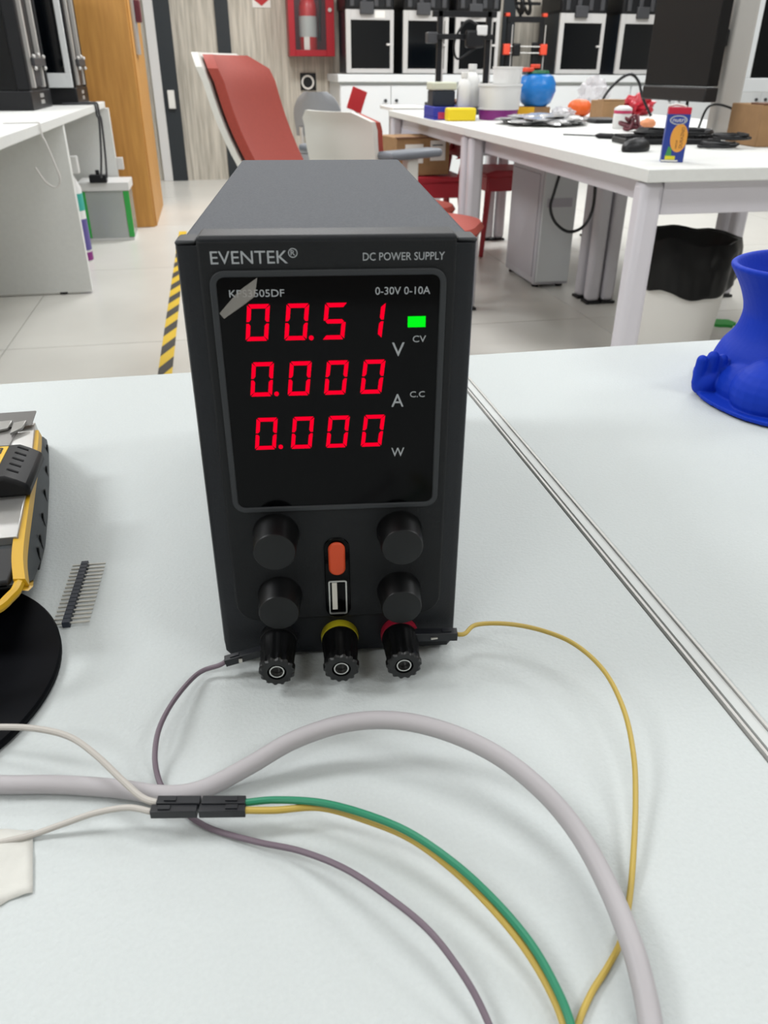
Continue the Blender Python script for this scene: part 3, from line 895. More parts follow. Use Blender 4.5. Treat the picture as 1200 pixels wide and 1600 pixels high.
# ------------------------------------------------------------------ fire box, sign and plate on the wall
def wx(u, v=60): return aty(u, v, WY - .1).x
t = thing('fire_extinguisher_box', 'red wall box with glazed door for the fire extinguisher', 'fire box', (wx(485), WY - .1, 1.02))
x0, x1 = wx(450), wx(520); z0, z1 = aty(485, 88, WY - .2).z, 1.9
yf = WY - .2
ob('back_panel', MB().box(x0, x1, WY - .02, WY - .001, z0, z1), 'maroon', t, 0, True)
for n_, bb in (('box_side', (x0, x0 + .02, yf, WY - .02, z0, z1)), ('box_side', (x1 - .02, x1, yf, WY - .02, z0, z1)), ('box_bottom', (x0 + .02, x1 - .02, yf, WY - .02, z0, z0 + .02)), ('box_top', (x0 + .02, x1 - .02, yf, WY - .02, z1 - .02, z1))):
    ob(n_, MB().box(*bb), 'fire_red', t, .002, True)
dr = []
for bb in ((x0, x0 + .055, yf - .02, yf, z0, z1), (x1 - .075, x1, yf - .02, yf, z0, z1), (x0 + .055, x1 - .075, yf - .02, yf, z0, z0 + .05), (x0 + .055, x1 - .075, yf - .02, yf, z1 - .05, z1)):
    ob('door_frame', MB().box(*bb), 'fire_red', t, .003, True)
ob('door_glass', MB().box(x0 + .055, x1 - .075, yf - .012, yf - .008, z0 + .05, z1 - .05), 'glass', t, 0, True)
ob('door_latch', MB().cyl((x1 - .04, yf - .02, 1.40), (x1 - .04, yf - .035, 1.40), .016), 'alu', t, 0, True)
xe, ye = (x0 + x1) / 2 - .02, WY - .11
e = thing('fire_extinguisher', 'red fire extinguisher with a pale label inside the wall box', 'extinguisher', (xe, ye, z0 + .0215))
ob('cylinder', MB().lathe([(.075, 0), (.08, .02), (.08, .36), (.06, .42), (.025, .45), (.022, .49)], 28), 'ext_red', e)
ob('label', MB().lathe([(.081, .13), (.081, .29)], 28, None), 'cab_trim', e)
ob('label_sheet', MB().box(-.05, -.0, -.088, -.08, .03, .13), 'paper', e)
ob('valve', MB().box(-.03, .03, -.03, .03, .49, .55), 'alu', e, .005)
ob('handle', MB().box(-.02, .02, -.055, .03, .56, .58).box(-.015, .015, -.01, .02, .54, .57), 'ext_red', e, .004)
ob('hose', MB().tube(spline([(.03, 0, .52), (.11, -.02, .46), (.105, -.02, .25), (.1, -.02, .1)], 6), .012, 10), 'black_plastic', e)
sg = thing('wall_sign', 'white sign with a red arrow pointing down on the concrete wall', 'sign', (wx(413), WY, 1.35))
sx0, sx1 = wx(399), wx(427); sz = aty(413, 12, WY).z
ob('plate', MB().box(sx0, sx1, WY - .006, WY, sz, sz + .3), 'paper', sg, 0, True)
xm = (sx0 + sx1) / 2
ob('arrow', MB().prism([(xm - .075, sz + .065), (xm, sz + .012), (xm + .075, sz + .065)], WY - .008, WY - .006), 'sign_red', sg, 0, True)
ob('red_field', MB().box(sx0 + .01, sx1 - .01, WY - .008, WY - .006, sz + .085, sz + .29), 'sign_red', sg, 0, True)
pl_ = thing('wall_plate', 'square black wall plate with a pale ring below the fire box', 'wall plate', (wx(480), WY, .78))
px0, px1 = wx(468), wx(493); pz0, pz1 = aty(480, 141, WY).z, aty(480, 114, WY).z
ob('plate', MB().box(px0, px1, WY - .02, WY, pz0, pz1), 'black_plastic', pl_, .003, True)
ob('ring', MB().lathe([(.045, 0), (.06, 0), (.06, .012), (.045, .012)], 28, Matrix.Translation(((px0 + px1) / 2 - .005, WY - .02, (pz0 + pz1) / 2 - .005)) @ Matrix.Rotation(R(90), 4, 'X'), True), 'paper', pl_, 0, True)

# ------------------------------------------------------------------ chairs
def office_chair(label, loc, rz, back_h, front_mat, rear_mat, arms, wid=.46, recl=22, seat_h=.46, sf=.25):
    """faces +X; origin on the floor under the seat"""
    t = thing('office_chair', label, 'chair', loc, rz)
    def slab(x_off, th, wd, z0, z1, bulge):
        rings = []
        n = 12
        for j in range(n + 1):
            f = j / n
            z = z0 + (z1 - z0) * f
            x = -.24 - math.tan(R(recl)) * (z - z0) - .03 * math.sin(f * math.pi) - (.05 * max(0, (f - .85) / .15) ** 2)
            wj = wd * (.86 + .14 * math.sin(min(1, f * 1.4) * math.pi / 2)) * (1 if f < .9 else 1 - .35 * ((f - .9) / .1) ** 2)
            r = []
            for i in range(9):
                a = -1 + 2 * i / 8
                r.append(Vector((x + x_off + bulge * a * a, a * wj / 2, z)))
            for i in range(8, -1, -1):
                a = -1 + 2 * i / 8
                r.append(Vector((x + x_off - th + bulge * a * a, a * wj / 2, z)))
            rings.append(r)
        return MB().loft(rings)
    ob('backrest_cushion', slab(0, .035, wid - .03, seat_h + .02, back_h, .03), front_mat, t)
    ob('backrest_shell', slab(-.036, .022, wid, seat_h, back_h + .006, .03), rear_mat, t)
    srings = []
    for z, ins in ((-.06, .05), (-.045, .012), (-.025, 0), (-.008, .012), (0, .05), (.002, .1)):
        srings.append([Vector((x, y, seat_h + z)) for x, y in rrect(-.22 + ins, sf - ins, -wid / 2 + ins, wid / 2 - ins, .17 - ins, 8)])
    ob('seat', MB().loft(srings), front_mat, t)
    ob('seat_pan', MB().box(-.22, .18, -wid / 2 + .03, wid / 2 - .03, seat_h - .09, seat_h - .06), rear_mat, t, .01)
    ob('back_bracket', MB().box(-.31, -.15, -.04, .04, seat_h - .09, seat_h - .06), rear_mat, t, .01)
    ob('gas_column', MB().cyl((0, 0, .1), (0, 0, seat_h - .09), .028), 'dark_grey', t)
    for k in range(5):
        a = 2 * math.pi * k / 5 + .3
        ob('base_arm', MB().tube([(0, 0, .11), (.28 * math.cos(a), .28 * math.sin(a), .075)], [.03, .02], 8), rear_mat, t)
        ob('caster', MB().cyl((.28 * math.cos(a) - .015 * math.sin(a), .28 * math.sin(a) + .015 * math.cos(a), .03), (.28 * math.cos(a) + .015 * math.sin(a), .28 * math.sin(a) - .015 * math.cos(a), .03), .03), 'black_plastic', t)
    if arms:
        for s in (-1, 1):
            ob('armrest', MB().box(arms[0], arms[1], s * (wid / 2 + .035) - .045, s * (wid / 2 + .035) + .045, arms[2] - .032, arms[2]), 'arm_grey', t, .014, seg=3)
            ob('arm_post', MB().box((arms[0] + arms[1]) / 2 - .03, (arms[0] + arms[1]) / 2 + .03, s * (wid / 2 + .035) - .018, s * (wid / 2 + .035) + .018, seat_h - .08, arms[2] - .032).box((arms[0] + arms[1]) / 2 - .03, (arms[0] + arms[1]) / 2 + .03, min(s * .1, s * (wid / 2 + .045)), max(s * .1, s * (wid / 2 + .045)), seat_h - .09, seat_h - .06), rear_mat, t, .004)
    return t
office_chair('office chair with tall red backrest and white shell', (.50, 2.82, 0), R(-27), .985, 'chair_red', 'chair_white', None, wid=.44, recl=23, seat_h=.5, sf=.41)
office_chair('office chair turned away, white back shell and grey armrests', (.81, 3.66, 0), R(33), .795, 'chair_red', 'chair_white', (-.34, -.04, .665), wid=.42, recl=14, seat_h=.42)
# grey visitor chair against the wall
def shell_chair(name, label, loc, rz, m, leg_m, seat_h=.45, back_h=.8, wid=.42, group=None):
    t = thing(name, label, 'chair', loc, rz, group)
    rings = []
    for j in range(9):
        f = j / 8
        z = seat_h + .08 + (back_h - seat_h - .08) * f
        wj = wid * math.sqrt(max(.05, 1 - max(0, f - .45) ** 2 * 2.6))
        x = -.18 - .1 * f
        r = [Vector((x + .05 * a * a, a * wj / 2, z)) for a in [-1 + i / 4 for i in range(9)]]
        r += [Vector((x - .02 + .05 * a * a, a * wj / 2, z)) for a in [1 - i / 4 for i in range(9)]]
        rings.append(r)
    ob('backrest', MB().loft(rings), m, t)
    ob('seat', MB().prism([(-.2, seat_h - .03), (.16, seat_h - .04), (.21, seat_h - .03), (.21, seat_h - .015), (.15, seat_h), (-.2, seat_h - .01)], -wid / 2, wid / 2), m, t, .012, seg=3)
    for bb in ((-.19, .19, -wid / 2 + .004, -wid / 2 + .02), (-.19, .19, wid / 2 - .02, wid / 2 - .004), (.175, .195, -wid / 2 + .02, wid / 2 - .02), (-.195, -.175, -wid / 2 + .02, wid / 2 - .02)):
        ob('seat_skirt', MB().box(*bb, seat_h - .11, seat_h - .035), m, t, .004)
    for sx in (-.17, .17):
        for sy in (-1, 1):
            ob('leg', MB().tube([(sx, sy * (wid / 2 - .04), seat_h - .035), (sx * 1.25, sy * (wid / 2), 0)], [.02, .014], 8), leg_m, t)
    for sy in (-1, 1):
        ob('back_post', MB().tube([(-.17, sy * (wid / 2 - .05), seat_h - .03), (-.2, sy * (wid / 2 - .05), seat_h + .14)], .014, 8), leg_m, t)
    return t
p = aty(505, 150, 6.4)
shell_chair('visitor_chair', 'grey rounded chair back peeking out behind the red backrest', (p.x - .02, 6.25, 0), R(70), 'chair_grey', 'alu', .45, aty(505, 141, 6.4).z, .34)
p = aty(676, 270, 4.45)
shell_chair('plastic_chair', 'red plastic chair with the cardboard box on its seat', (1.11, 4.45, 0), R(180), 'stool_red', 'stool_red', .46, .60, .36, 'red plastic chairs')
p = aty(805, 262, 4.75)
shell_chair('plastic_chair', 'red plastic chair tucked beneath the table with the tubs', (1.67, 4.66, 0), R(185), 'stool_red', 'stool_red', .46, .60, .36, 'red plastic chairs')
p = aty(558, 155, 5.6)
rp = thing('red_sign_board', 'small red tilted board standing behind the white chair back', 'board', (p.x, 5.6, 0))
zb = p.z
mxr = Matrix.Translation((p.x, 5.6, zb)) @ Matrix.Rotation(R(20), 4, 'Y') @ Matrix.Rotation(R(10), 4, 'Z')
ob('panel', MB().box(-.05, .05, -.008, .008, -.07, .06, mxr), 'sign_red', rp, .002, True)
ob('stand', MB().cyl((p.x, 5.62, .02), (p.x, 5.62, zb), .012), 'alu_matt', rp, 0, True)
ob('stand_base', MB().lathe([(.14, 0), (.14, .01), (.03, .02)], 24), 'alu_matt', rp).location = (0, .02, 0)

# cardboard box on the red chair
p0, p1 = aty(615, 240, 4.4), aty(703, 240, 4.4)
bxm = Matrix.Translation((min((p0.x + p1.x) / 2, 1.055), 4.42, .4605)) @ Matrix.Rotation(R(9), 4, 'Z')
cb = thing('cardboard_box', 'brown cardboard box with white labels sitting on a red chair', 'box', bxm.translation, R(9))
ob('carton', MB().box(-.15, .15, -.12, .12, 0, .182), 'cardboard', cb, .003)
ob('flap', MB().box(-.15, .15, -.125, -.1, .178, .184), 'brown', cb, .002)
ob('shipping_label', MB().box(.04, .125, -.1212, -.12, .07, .165), 'paper', cb)
ob('shipping_label', MB().box(-.10, .0, -.1212, -.12, .06, .15), 'paper', cb)
ob('printed_line', MB().box(.05, .11, -.1216, -.1212, .14, .146), 'dark_grey', cb)
ob('printed_line', MB().box(.05, .1, -.1216, -.1212, .10, .106), 'dark_grey', cb)

# ------------------------------------------------------------------ things on the tables
def box_thing(name, label, cat, u0, u1, vt, y, m, depth=.12, z=T, bev=.004, rz=0):
    x, w_, h_ = slot(u0, u1, vt, y, z)
    t = thing(name, label, cat, (x, y + depth / 2, z), rz)
    return t, w_, h_
# blue crate with the tub and bottles on it
yC = 3.98
x, wv, hv = slot(674, 752, 167, yC)
wv *= .80
x = TX0 + wv / 2 + .006
cr = thing('blue_crate', 'low blue crate with pink and yellow labels on the table', 'crate', (x, yC + .1, T))
ob('crate_floor', MB().box(-wv / 2, wv / 2, -.10, .10, 0, .012), 'blue_crate', cr)
for n_, bb in (('crate_side', (-wv / 2, wv / 2, -.10, -.085, .012, hv)), ('crate_side', (-wv / 2, wv / 2, .085, .10, .012, hv)), ('crate_side', (-wv / 2, -wv / 2 + .015, -.085, .085, .012, hv)), ('crate_side', (wv / 2 - .015, wv / 2, -.085, .085, .012, hv))):
    ob(n_, MB().box(*bb), 'blue_crate', cr, .003)
ob('pink_label', MB().box(-wv / 2 + .02, -wv / 2 + .055, -.102, -.10, .005, hv * .6), 'pink', cr)
ob('crate_lid', MB().box(-wv / 2 + .016, wv / 2 - .016, -.084, .084, hv - .012, hv - .004), 'blue_crate', cr)
ztop = T + hv - .004
x1_, w1, h1_ = slot(700, 744, 175, 3.9)
single('yellow_box', MB().box(x1_ - w1 / 2, x1_ + w1 / 2, 3.88, 3.95, T, T + max(.055, h1_)), 'yellow_plastic', 'bright yellow box standing in front of the blue crate', 'box', bev=.008)
x2_, w2_, h2_ = slot(673, 716, 128, yC + .1, ztop)
w2_ *= .88
x2_ = TX0 + w2_ / 2 + .008
t = thing('tub', 'square navy tub with a cream lid standing on the blue crate', 'tub', (x2_, yC + .11, ztop))
ob('tub_body', MB().box(-w2_ * .46, w2_ * .46, -.055, .055, 0, h2_ * .68), 'tub_navy', t, .008)
ob('tub_lid', MB().box(-w2_ / 2, w2_ / 2, -.06, .06, h2_ * .68, h2_), 'tub_cream', t, .006)
def bottle(u0, u1, vt, y, z, label):
    x, w_, h_ = slot(u0, u1, vt, y, z)
    x += .022
    r = w_ / 2
    t = thing('plastic_bottle', label, 'bottle', (x, y, z), 0, 'white plastic bottles on the crate')
    ob('bottle_body', MB().lathe([(r * .95, 0), (r, .01), (r, h_ * .55), (r * .8, h_ * .72), (r * .42, h_ * .82), (r * .42, h_ * .88)], 24), 'white_plastic', t)
    ob('bottle_cap', MB().lathe([(r * .5, h_ * .86), (r * .5, h_ * .99), (r * .45, h_)], 20), 'white_plastic', t)
bottle(707, 728, 113, yC + .07, ztop, 'shorter of the two white bottles beside the navy tub')
bottle(717, 742, 100, yC + .145, ztop, 'taller white bottle with a wide cap beside the navy tub')
# purple tub with white tubs on it
def round_tub(name, label, u0, u1, vt, y, z, m, lidm=None):
    x, w_, h_ = slot(u0, u1, vt, y, z)
    r = w_ / 2
    t = thing(name, label, 'tub', (x, y, z))
    ob('tub_wall', MB().lathe([(r * .93, 0), (r * .95, .004), (r, h_ * .92)], 32), m, t)
    ob('tub_rim', MB().lathe([(r, h_ * .9), (r * 1.04, h_ * .91), (r * 1.04, h_), (r * .9, h_), (0, h_ * .985)], 32), lidm or m, t)
    return x, z + h_
yP = 4.0
_, z1_ = round_tub('round_tub', 'purple round tub beneath the stack of white tubs', 750, 809, 169, yP, T, 'purple_tub', 'white_plastic')
_, z2_ = round_tub('round_tub', 'wide white round tub in the middle of the stack', 749, 812, 131, yP, z1_, 'white_plastic')
_, z3_ = round_tub('round_tub', 'narrow white round tub on top of the stack', 769, 812, 104, yP, z2_, 'white_plastic')
# cardboard box with yellow face carrying the blue jar
x3, w3, h3 = slot(811, 862, 167, 4.05)
t = thing('carton', 'small carton with a yellow face under the blue jar', 'box', (x3, 4.11, T))
ob('carton_body', MB().box(-w3 / 2, w3 / 2, -.06, .06, 0, h3), 'cardboard', t, .003)
ob('yellow_face', MB().box(-w3 / 2, -.0, -.062, -.06, 0, h3), 'yellow_card', t)
zj = T + h3
x4, w4, h4 = slot(813, 869, 113, 4.08, zj)
t = thing('blue_jar', 'glossy blue rounded jar with a green lid on a carton', 'jar', (x4, 4.11, zj))
r = w4 / 2
ob('jar_body', MB().lathe([(r * .55, 0), (r * .8, h4 * .12), (r, h4 * .45), (r * .97, h4 * .7), (r * .8, h4 * .9), (r * .5, h4 * .97)], 32), 'jar_blue', t)
ob('jar_lid', MB().lathe([(r * .55, h4 * .95), (r * .6, h4 * .97), (r * .55, h4 * 1.05), (0, h4 * 1.07)], 28), 'jar_green', t)
for k, dx_ in enumerate((-.06, -.015)):
    ob('red_clip', MB().box(dx_ - .022, dx_ + .022, -.02, .02, h4 * 1.04 - .004 + k * .014, h4 * 1.04 + .014 + k * .014, Matrix.Rotation(R(15 - 40 * k), 4, 'Z')), 'prusa_orange', t, .003)
# black post printer standing on the far table
yQ = 4.62
xa, xb = aty(686, 80, yQ).x, aty(761, 80, yQ).x
t = thing('post_printer', 'tall open printer with black posts standing behind the tubs', 'printer', ((xa + xb) / 2, yQ, T))
ztp = aty(720, 17, yQ).z
for xx in (xa, xb):
    ob('post', MB().box(xx - .013, xx + .013, yQ - .013, yQ + .013, T + .05, ztp), 'black_plastic', t, .002, True)
    ob('rail', MB().box(xx + .014, xx + .022, yQ - .008, yQ + .008, T + .06, ztp - .01), 'alu', t, 0, True)
ob('top_bar', MB().box(xa - .04, xb + .04, yQ - .013, yQ + .013, ztp - .028, ztp), 'black_plastic', t, .002, True)
ob('base', MB().box(xa - .03, xb + .03, yQ - .17, yQ + .17, T, T + .05), 'dark_grey', t, .004, True)
ob('bed', MB().box(xa - .0, xb + .0, yQ - .15, yQ + .15, T + .055, T + .065), 'brown', t, .001, True)
zq = aty(745, 58, yQ).z
ob('gantry', MB().box(xa - .02, xb + .02, yQ - .035, yQ - .014, zq - .012, zq + .012), 'black_plastic', t, .002, True)
ob('hotend_housing', MB().box(xb - .14, xb - .04, yQ - .08, yQ - .036, zq - .05, zq + .03), 'black_plastic', t, .012, True)
ob('white_fan', MB().box(xb - .085, xb - .03, yQ - .085, yQ - .06, zq + .005, zq + .05), 'white_plastic', t, .006, True)
ob('side_motor', MB().box(xa - .07, xa - .015, yQ - .03, yQ + .03, zq - .03, zq + .02), 'dark_grey', t, .006, True)
ob('hanging_hose', MB().tube(spline([(xb - .06, yQ - .06, zq + .04), (xb - .13, yQ - .04, zq + .07), (xb - .19, yQ - .03, zq - .02), (xb - .17, yQ - .03, zq - .1), (xb - .08, yQ - .05, zq - .05)], 7), .006, 8), 'black_plastic', t, 0, True)
# orange pumpkin
x5, w5, h5 = slot(890, 925, 155, 4.2)
pm_ = MB()
rings = []
for j in range(11):
    th = math.pi * (j + .4) / 10.8
    ring = []
    for i in range(48):
        a = 2 * math.pi * i / 48
        rr_ = (w5 / 2) * math.sin(th) ** .7 * (1 - .09 * abs(math.cos(4 * a)) ** 3)
        ring.append(Vector((x5 + rr_ * math.cos(a), 4.2 + rr_ * math.sin(a), T + h5 / 2 - h5 / 2 * math.cos(th))))
    rings.append(ring)
pm_.loft(rings)
single('pumpkin_print', pm_, 'orange_print', 'orange ribbed pumpkin ornament on the far table', 'pumpkin')
# bags
def bag(name, u0, u1, vt, y, z, m, label, dep=.14, seed=1, nz=.5, n=40):
    x, w_, h_ = slot(u0, u1, vt, y, z)
    mb = MB().ell((0, 0, 0), (w_ / 2, dep / 2, h_ / 2), None, n, n // 2, nz, 3.2, seed)
    zmin = min(p.z for p in mb.v)
    mb.v = [Vector((x + p.x, y + p.y, z + max(p.z, zmin * .7) - zmin * .7)) for p in mb.v]
    return single(name, mb, m, label, 'bag')
bag('plastic_bag', 792, 912, 178, 3.62, T, 'bag_silver', 'crumpled shiny clear plastic bag lying flat on the table', .42, 3, .55, 56)
bag('plastic_bag', 866, 898, 166, 3.95, T, 'bag_clear', 'small crumpled white plastic bag beside the pumpkin', .14, 12, .5)
bag('plastic_bag', 905, 948, 118, 4.7, T, 'bag_clear', 'grey translucent plastic bag standing behind the pumpkin', .16, 5, .5)
bag('plastic_bag', 975, 1018, 146, 4.3, T, 'red_bag', 'crumpled red bag behind the white jar', .16, 8, .5)
# bag of papers and white unit by the left end of the table
yB = 5.35
xu, wu, hu = slot(628, 664, 168, yB, 0)
t = thing('drawer_unit', 'small grey drawer unit with a white front behind the cardboard box', 'drawer unit', (xu, yB + .2, 0))
ob('carcass', MB().box(-wu / 2, wu / 2, -.2, .2, 0, hu - .02), 'pc_silver', t, .004)
for k in range(3):
    ob('drawer', MB().box(-wu / 2 + .015, wu / 2 - .015, -.215, -.2, .04 + k * (hu - .2) / 3, .03 + (k + 1) * (hu - .2) / 3), 'white_plastic', t, .003)
ob('top_board', MB().box(-wu / 2 - .06, wu / 2 + .03, -.22, .2, hu - .02, hu), 'table_white', t, .002)
bag('plastic_bag', 655, 692, 152, 5.25, .0, 'bag_clear', 'tall pale translucent bag standing left of the blue crate', .16, 21, .18)
# right half of the tables
x6, w6, h6 = slot(942, 977, 157, 3.95)
t = thing('carton', 'plain small brown carton left of the red bag', 'box', (x6, 4.01, T), R(6))
ob('carton_body', MB().box(-w6 / 2, w6 / 2, -.06, .06, 0, h6), 'cardboard', t, .003)
ob('carton_flap', MB().box(-w6 / 2, w6 / 2, -.061, -.0, h6, h6 + .004), 'cardboard', t, .001)
x7, w7, h7 = slot(964, 990, 165, 3.3)
t = thing('jar', 'small white jar with a pink lid on the table', 'jar', (x7, 3.3, T))
r = w7 / 2
ob('jar_body', MB().lathe([(r * .92, 0), (r, .005), (r, h7 * .62), (r * .9, h7 * .68)], 28), 'white_plastic', t)
ob('pink_band', MB().lathe([(r * .92, h7 * .66), (r * 1.0, h7 * .68), (r * 1.0, h7 * .8)], 28), 'pink', t)
ob('jar_lid', MB().lathe([(r * 1.0, h7 * .8), (r * .95, h7 * .9), (r * .5, h7), (0, h7)], 28), 'white_plastic', t)
x8, w8, _ = slot(920, 968, 190, 3.72)
single('black_tray', MB().box(x8 - w8 / 2, x8 + w8 / 2, 3.62, 3.80, T, T + .018), 'black_plastic', 'flat black tray in front of the small brown carton', 'tray', bev=.006)
single('orange_knob', MB().ell(Vector((aty(1011, 200, 3.25).x, 3.25, T + .02)), (.035, .02, .02), None, 20, 12, .2, 2), 'peach', 'small peach coloured piece beside the white jar', 'printed piece')
# gooseneck cable over the clutter, tweezers/pen on the table
single('desk_lamp_neck', MB().tube(spline([(aty(935, 160, 4.15).x, 4.15, T + .004), aty(945, 150, 4.15), aty(965, 127, 4.15), aty(985, 116, 4.15), aty(998, 128, 4.15), aty(1004, 152, 4.12), (aty(1018, 175, 4.1).x, 4.1, T + .006)], 8), .007, 8), 'black_plastic', 'black flexible neck arching over the small brown carton', 'cable')
t = thing('soldering_pen', 'thin black tool with a thick handle lying beside the silver bag', 'hand tool', (aty(935, 212, 3.2).x, 3.2, T))
ob('shaft', MB().tube([on(880, 210, T + .004), on(930, 212, T + .004)], .0025, 8), 'dark_grey', t, 0, True)
ob('handle', MB().tube([on(930, 212, T + .009), on(936, 212, T + .009), on(958, 213, T + .009), on(963, 213, T + .008)], [.004, .009, .009, .007], 12), 'black_plastic', t, 0, True)
# maroon cable heap beside the monitor
mp_ = []
rnm = random.Random(11)
cxm = aty(1008, 190, 3.05).x
for k in range(20):
    f = k / 19
    mp_.append(Vector((cxm + .085 * (rnm.random() - .5) * (1 - .3 * f), 3.14 + .08 * (rnm.random() - .5), T + .009 + .085 * f * rnm.random())))
single('maroon_cable', MB().tube(spline(mp_, 4), .006, 8), 'maroon', 'tangled maroon cable heap left of the juice carton', 'cable')
# mouse
p = on(1000, 238, T)
t = thing('computer_mouse', 'black computer mouse near the juice carton', 'mouse', (p.x, p.y + .03, T), R(-62))
rings = []
for z, s in ((0, .93), (.006, 1.0), (.016, .98), (.026, .82), (.033, .55), (.036, .2)):
    rings.append([Vector((.031 * s * math.cos(2 * math.pi * i / 28), .056 * s * math.sin(2 * math.pi * i / 28) + .004 * (1 - s), z)) for i in range(28)])
ob('mouse_shell', MB().loft(rings), 'black_plastic', t)
ob('scroll_wheel', MB().cyl((-.004, .03, .028), (.004, .03, .028), .008), 'dark_grey', t)
# keyboard behind it
p = on(1065, 226, T)
t = thing('keyboard', 'black keyboard lying behind the juice carton', 'keyboard', (1.47, 2.60, T), R(-6))
ob('keyboard_case', MB().box(-.16, .16, -.065, .065, 0, .018), 'black_plastic', t, .004)
key = mesh_of(MB().box(-.0085, .0085, -.0085, .0085, .018, .026), 'key')
for i in range(15):
    for j in range(5):
        k_ = ob('key', key, 'black_matt', t); k_.location = (-.147 + i * .021, -.044 + j * .022, 0)
# juice carton
p = on(1050, 254, T)
JW, JD, JH = .056, .034, aty(1065, 168, p.y).z - T
t = thing('juice_carton', 'tall blue juice carton with a red top and an orange on it', 'carton', (p.x + .008, p.y + .02, T), R(-24))
ob('carton_body', MB().box(-JW / 2, JW / 2, -JD / 2, JD / 2, 0, JH * .88), 'juice_blue', t, .001)
ob('carton_top', MB().box(-JW / 2, JW / 2, -JD / 2, JD / 2, JH * .88, JH), 'juice_red', t, .001)
fy = -JD / 2 - .0003
def facedisc(name, cx, cz, rx, rz_, m, off=0, n=28):
    q = [(cx + rx * math.cos(2 * math.pi * i / n), cz + rz_ * math.sin(2 * math.pi * i / n)) for i in range(n)]
    q = [(max(-JW / 2, min(JW / 2, x)), z) for x, z in q]
    return ob(name, MB().prism(q, fy - .0004 - off, fy + .0003), m, t)
facedisc('orange_print', .008, JH * .45, .021, JH * .26, 'juice_orange')
facedisc('logo_oval', .0, JH * .775, .0215, JH * .085, 'cab_trim')
facedisc('logo_field', .0, JH * .775, .0185, JH * .065, 'juice_blue', .0003)
text('lettering', 'nutri', .030, JH * .075, 'paper', t, Matrix.Translation((-.014, fy - .0009, JH * .74)) @ FRONT)
text('lettering', 'nectar', JH * .16, .005, 'brown', t, Matrix.Translation((.006, fy - .0006, JH * .26)) @ FRONT @ Matrix.Rotation(R(90), 4, 'Z'))
text('lettering', 'DURAZNO', JH * .38, .008, 'brown', t, Matrix.Translation((.019, fy - .0006, JH * .27)) @ FRONT @ Matrix.Rotation(R(90), 4, 'Z'))
ob('leaf_print', MB().prism([(-.02, JH * .1), (-.004, JH * .12), (-.006, JH * .26), (-.014, JH * .3)], fy - .0004, fy + .0003), 'juice_green', t)
ob('yellow_print', MB().box(-.019, .006, fy - .0006, fy + .0003, JH * .05, JH * .12), 'juice_yellow', t)
ob('white_print', MB().box(-JW / 2, .014, fy - .0006, fy + .0003, JH * .015, JH * .045), 'paper', t)
ob('straw', MB().tube([(-.03, -.004, JH + .002), (-.01, 0, JH + .006), (.004, .0, JH + .004), (.016, .002, JH + .001)], .0028, 8), 'paper', t)
# monitor on the aluminium pole
pz0 = T + .118
mA, mB_ = Vector((1.575, 2.98)), Vector((1.61, 2.62))
dirm = (mB_ - mA); ln = dirm.length
t = thing('monitor', 'dark flat monitor mounted on the silver pole', 'monitor', ((mA + mB_) / 2).to_tuple() + (pz0,), math.atan2(dirm.y, dirm.x))
ob('screen_panel', MB().box(-ln / 2, ln / 2, -.012, .03, .045, .42), 'screen_dark', t, .004)
ob('chin_bar', MB().box(-ln / 2, ln / 2, -.016, .034, 0, .043), 'screen_bezel', t, .004)
ob('back_housing', MB().box(-ln / 2 + .05, ln / 2 - .05, .03, .06, .08, .36), 'black_plastic', t, .01)
ob('hanging_lead', MB().tube([(.06, .01, .0), (.06, .012, -.06), (.07, .02, -.117)], .005, 8), 'black_plastic', t)
px_, py_ = 1.79, 2.80
t = thing('monitor_pole', 'wide silver aluminium pole rising from the table joint', 'pole', (px_, py_, T))
ob('column', MB().prism(rrect(-.046, .046, -.032, .032, .02), 0, 1.15, Matrix(((1, 0, 0, 0), (0, 0, 1, 0), (0, 1, 0, 0), (0, 0, 0, 1)))), 'alu', t)
ob('column_slot', MB().box(.047, .05, -.008, .008, .05, 1.1), 'black_plastic', t)
ob('monitor_arm', MB().box(-.125, -.046, -.02, .02, .28, .33), 'black_plastic', t, .004)
# tangle of leads at its foot
rnd = random.Random(5)
for k, (ccx, ccy, ccz) in enumerate(((1.42, 2.595, .031), (1.565, 2.585, .031), (1.54, 2.405, .0055), (1.575, 2.40, .0285), (1.635, 2.755, .0055))):
    c0_ = Vector((ccx, ccy, T))
    pts = []
    for q in range(14):
        a = q * 1.25 + k
        pts.append((c0_.x + (.052 - .001 * q) * math.cos(a) * (1 + .3 * rnd.random()), c0_.y + .048 * math.sin(a) * (1 + .3 * rnd.random()), T + ccz + .0009 * q))
    single('cable_coil', MB().tube(spline(pts, 6), .0042, 8), 'black_plastic', ['black cable coil on the left half of the keyboard', 'black cable coil on the right half of the keyboard', 'black cable coil lying on the table in front of the keyboard', 'black cable coil on top of the front one, nearest the brown carton', 'black cable coil behind the keyboard at the foot of the pole'][k], 'cable', 'black cable coils by the pole')
single('power_lead', MB().tube(spline([(aty(1090, 200, 2.66).x, 2.66, T + .03), aty(1108, 166, 2.68), aty(1140, 168, 2.70), aty(1160, 185, 2.71), aty(1150, 203, 2.70), (aty(1138, 212, 2.69).x, 2.69, T + .006)], 8), .004, 8), 'black_plastic', 'thin black lead looping around the foot of the pole', 'cable')
# brown carton at the right edge
p = on(1178, 232, T)
t = thing('carton', 'brown carton at the right edge of the photo', 'box', (p.x + .165, p.y + .12, T), R(-6))
hC = aty(1190, 162, p.y).z - T
ob('carton_body', MB().box(-.13, .13, -.10, .10, 0, hC * .96), 'cardboard', t, .003)
ob('carton_flap', MB().box(-.13, .13, -.101, -.02, hC * .96, hC), 'brown', t, .001)
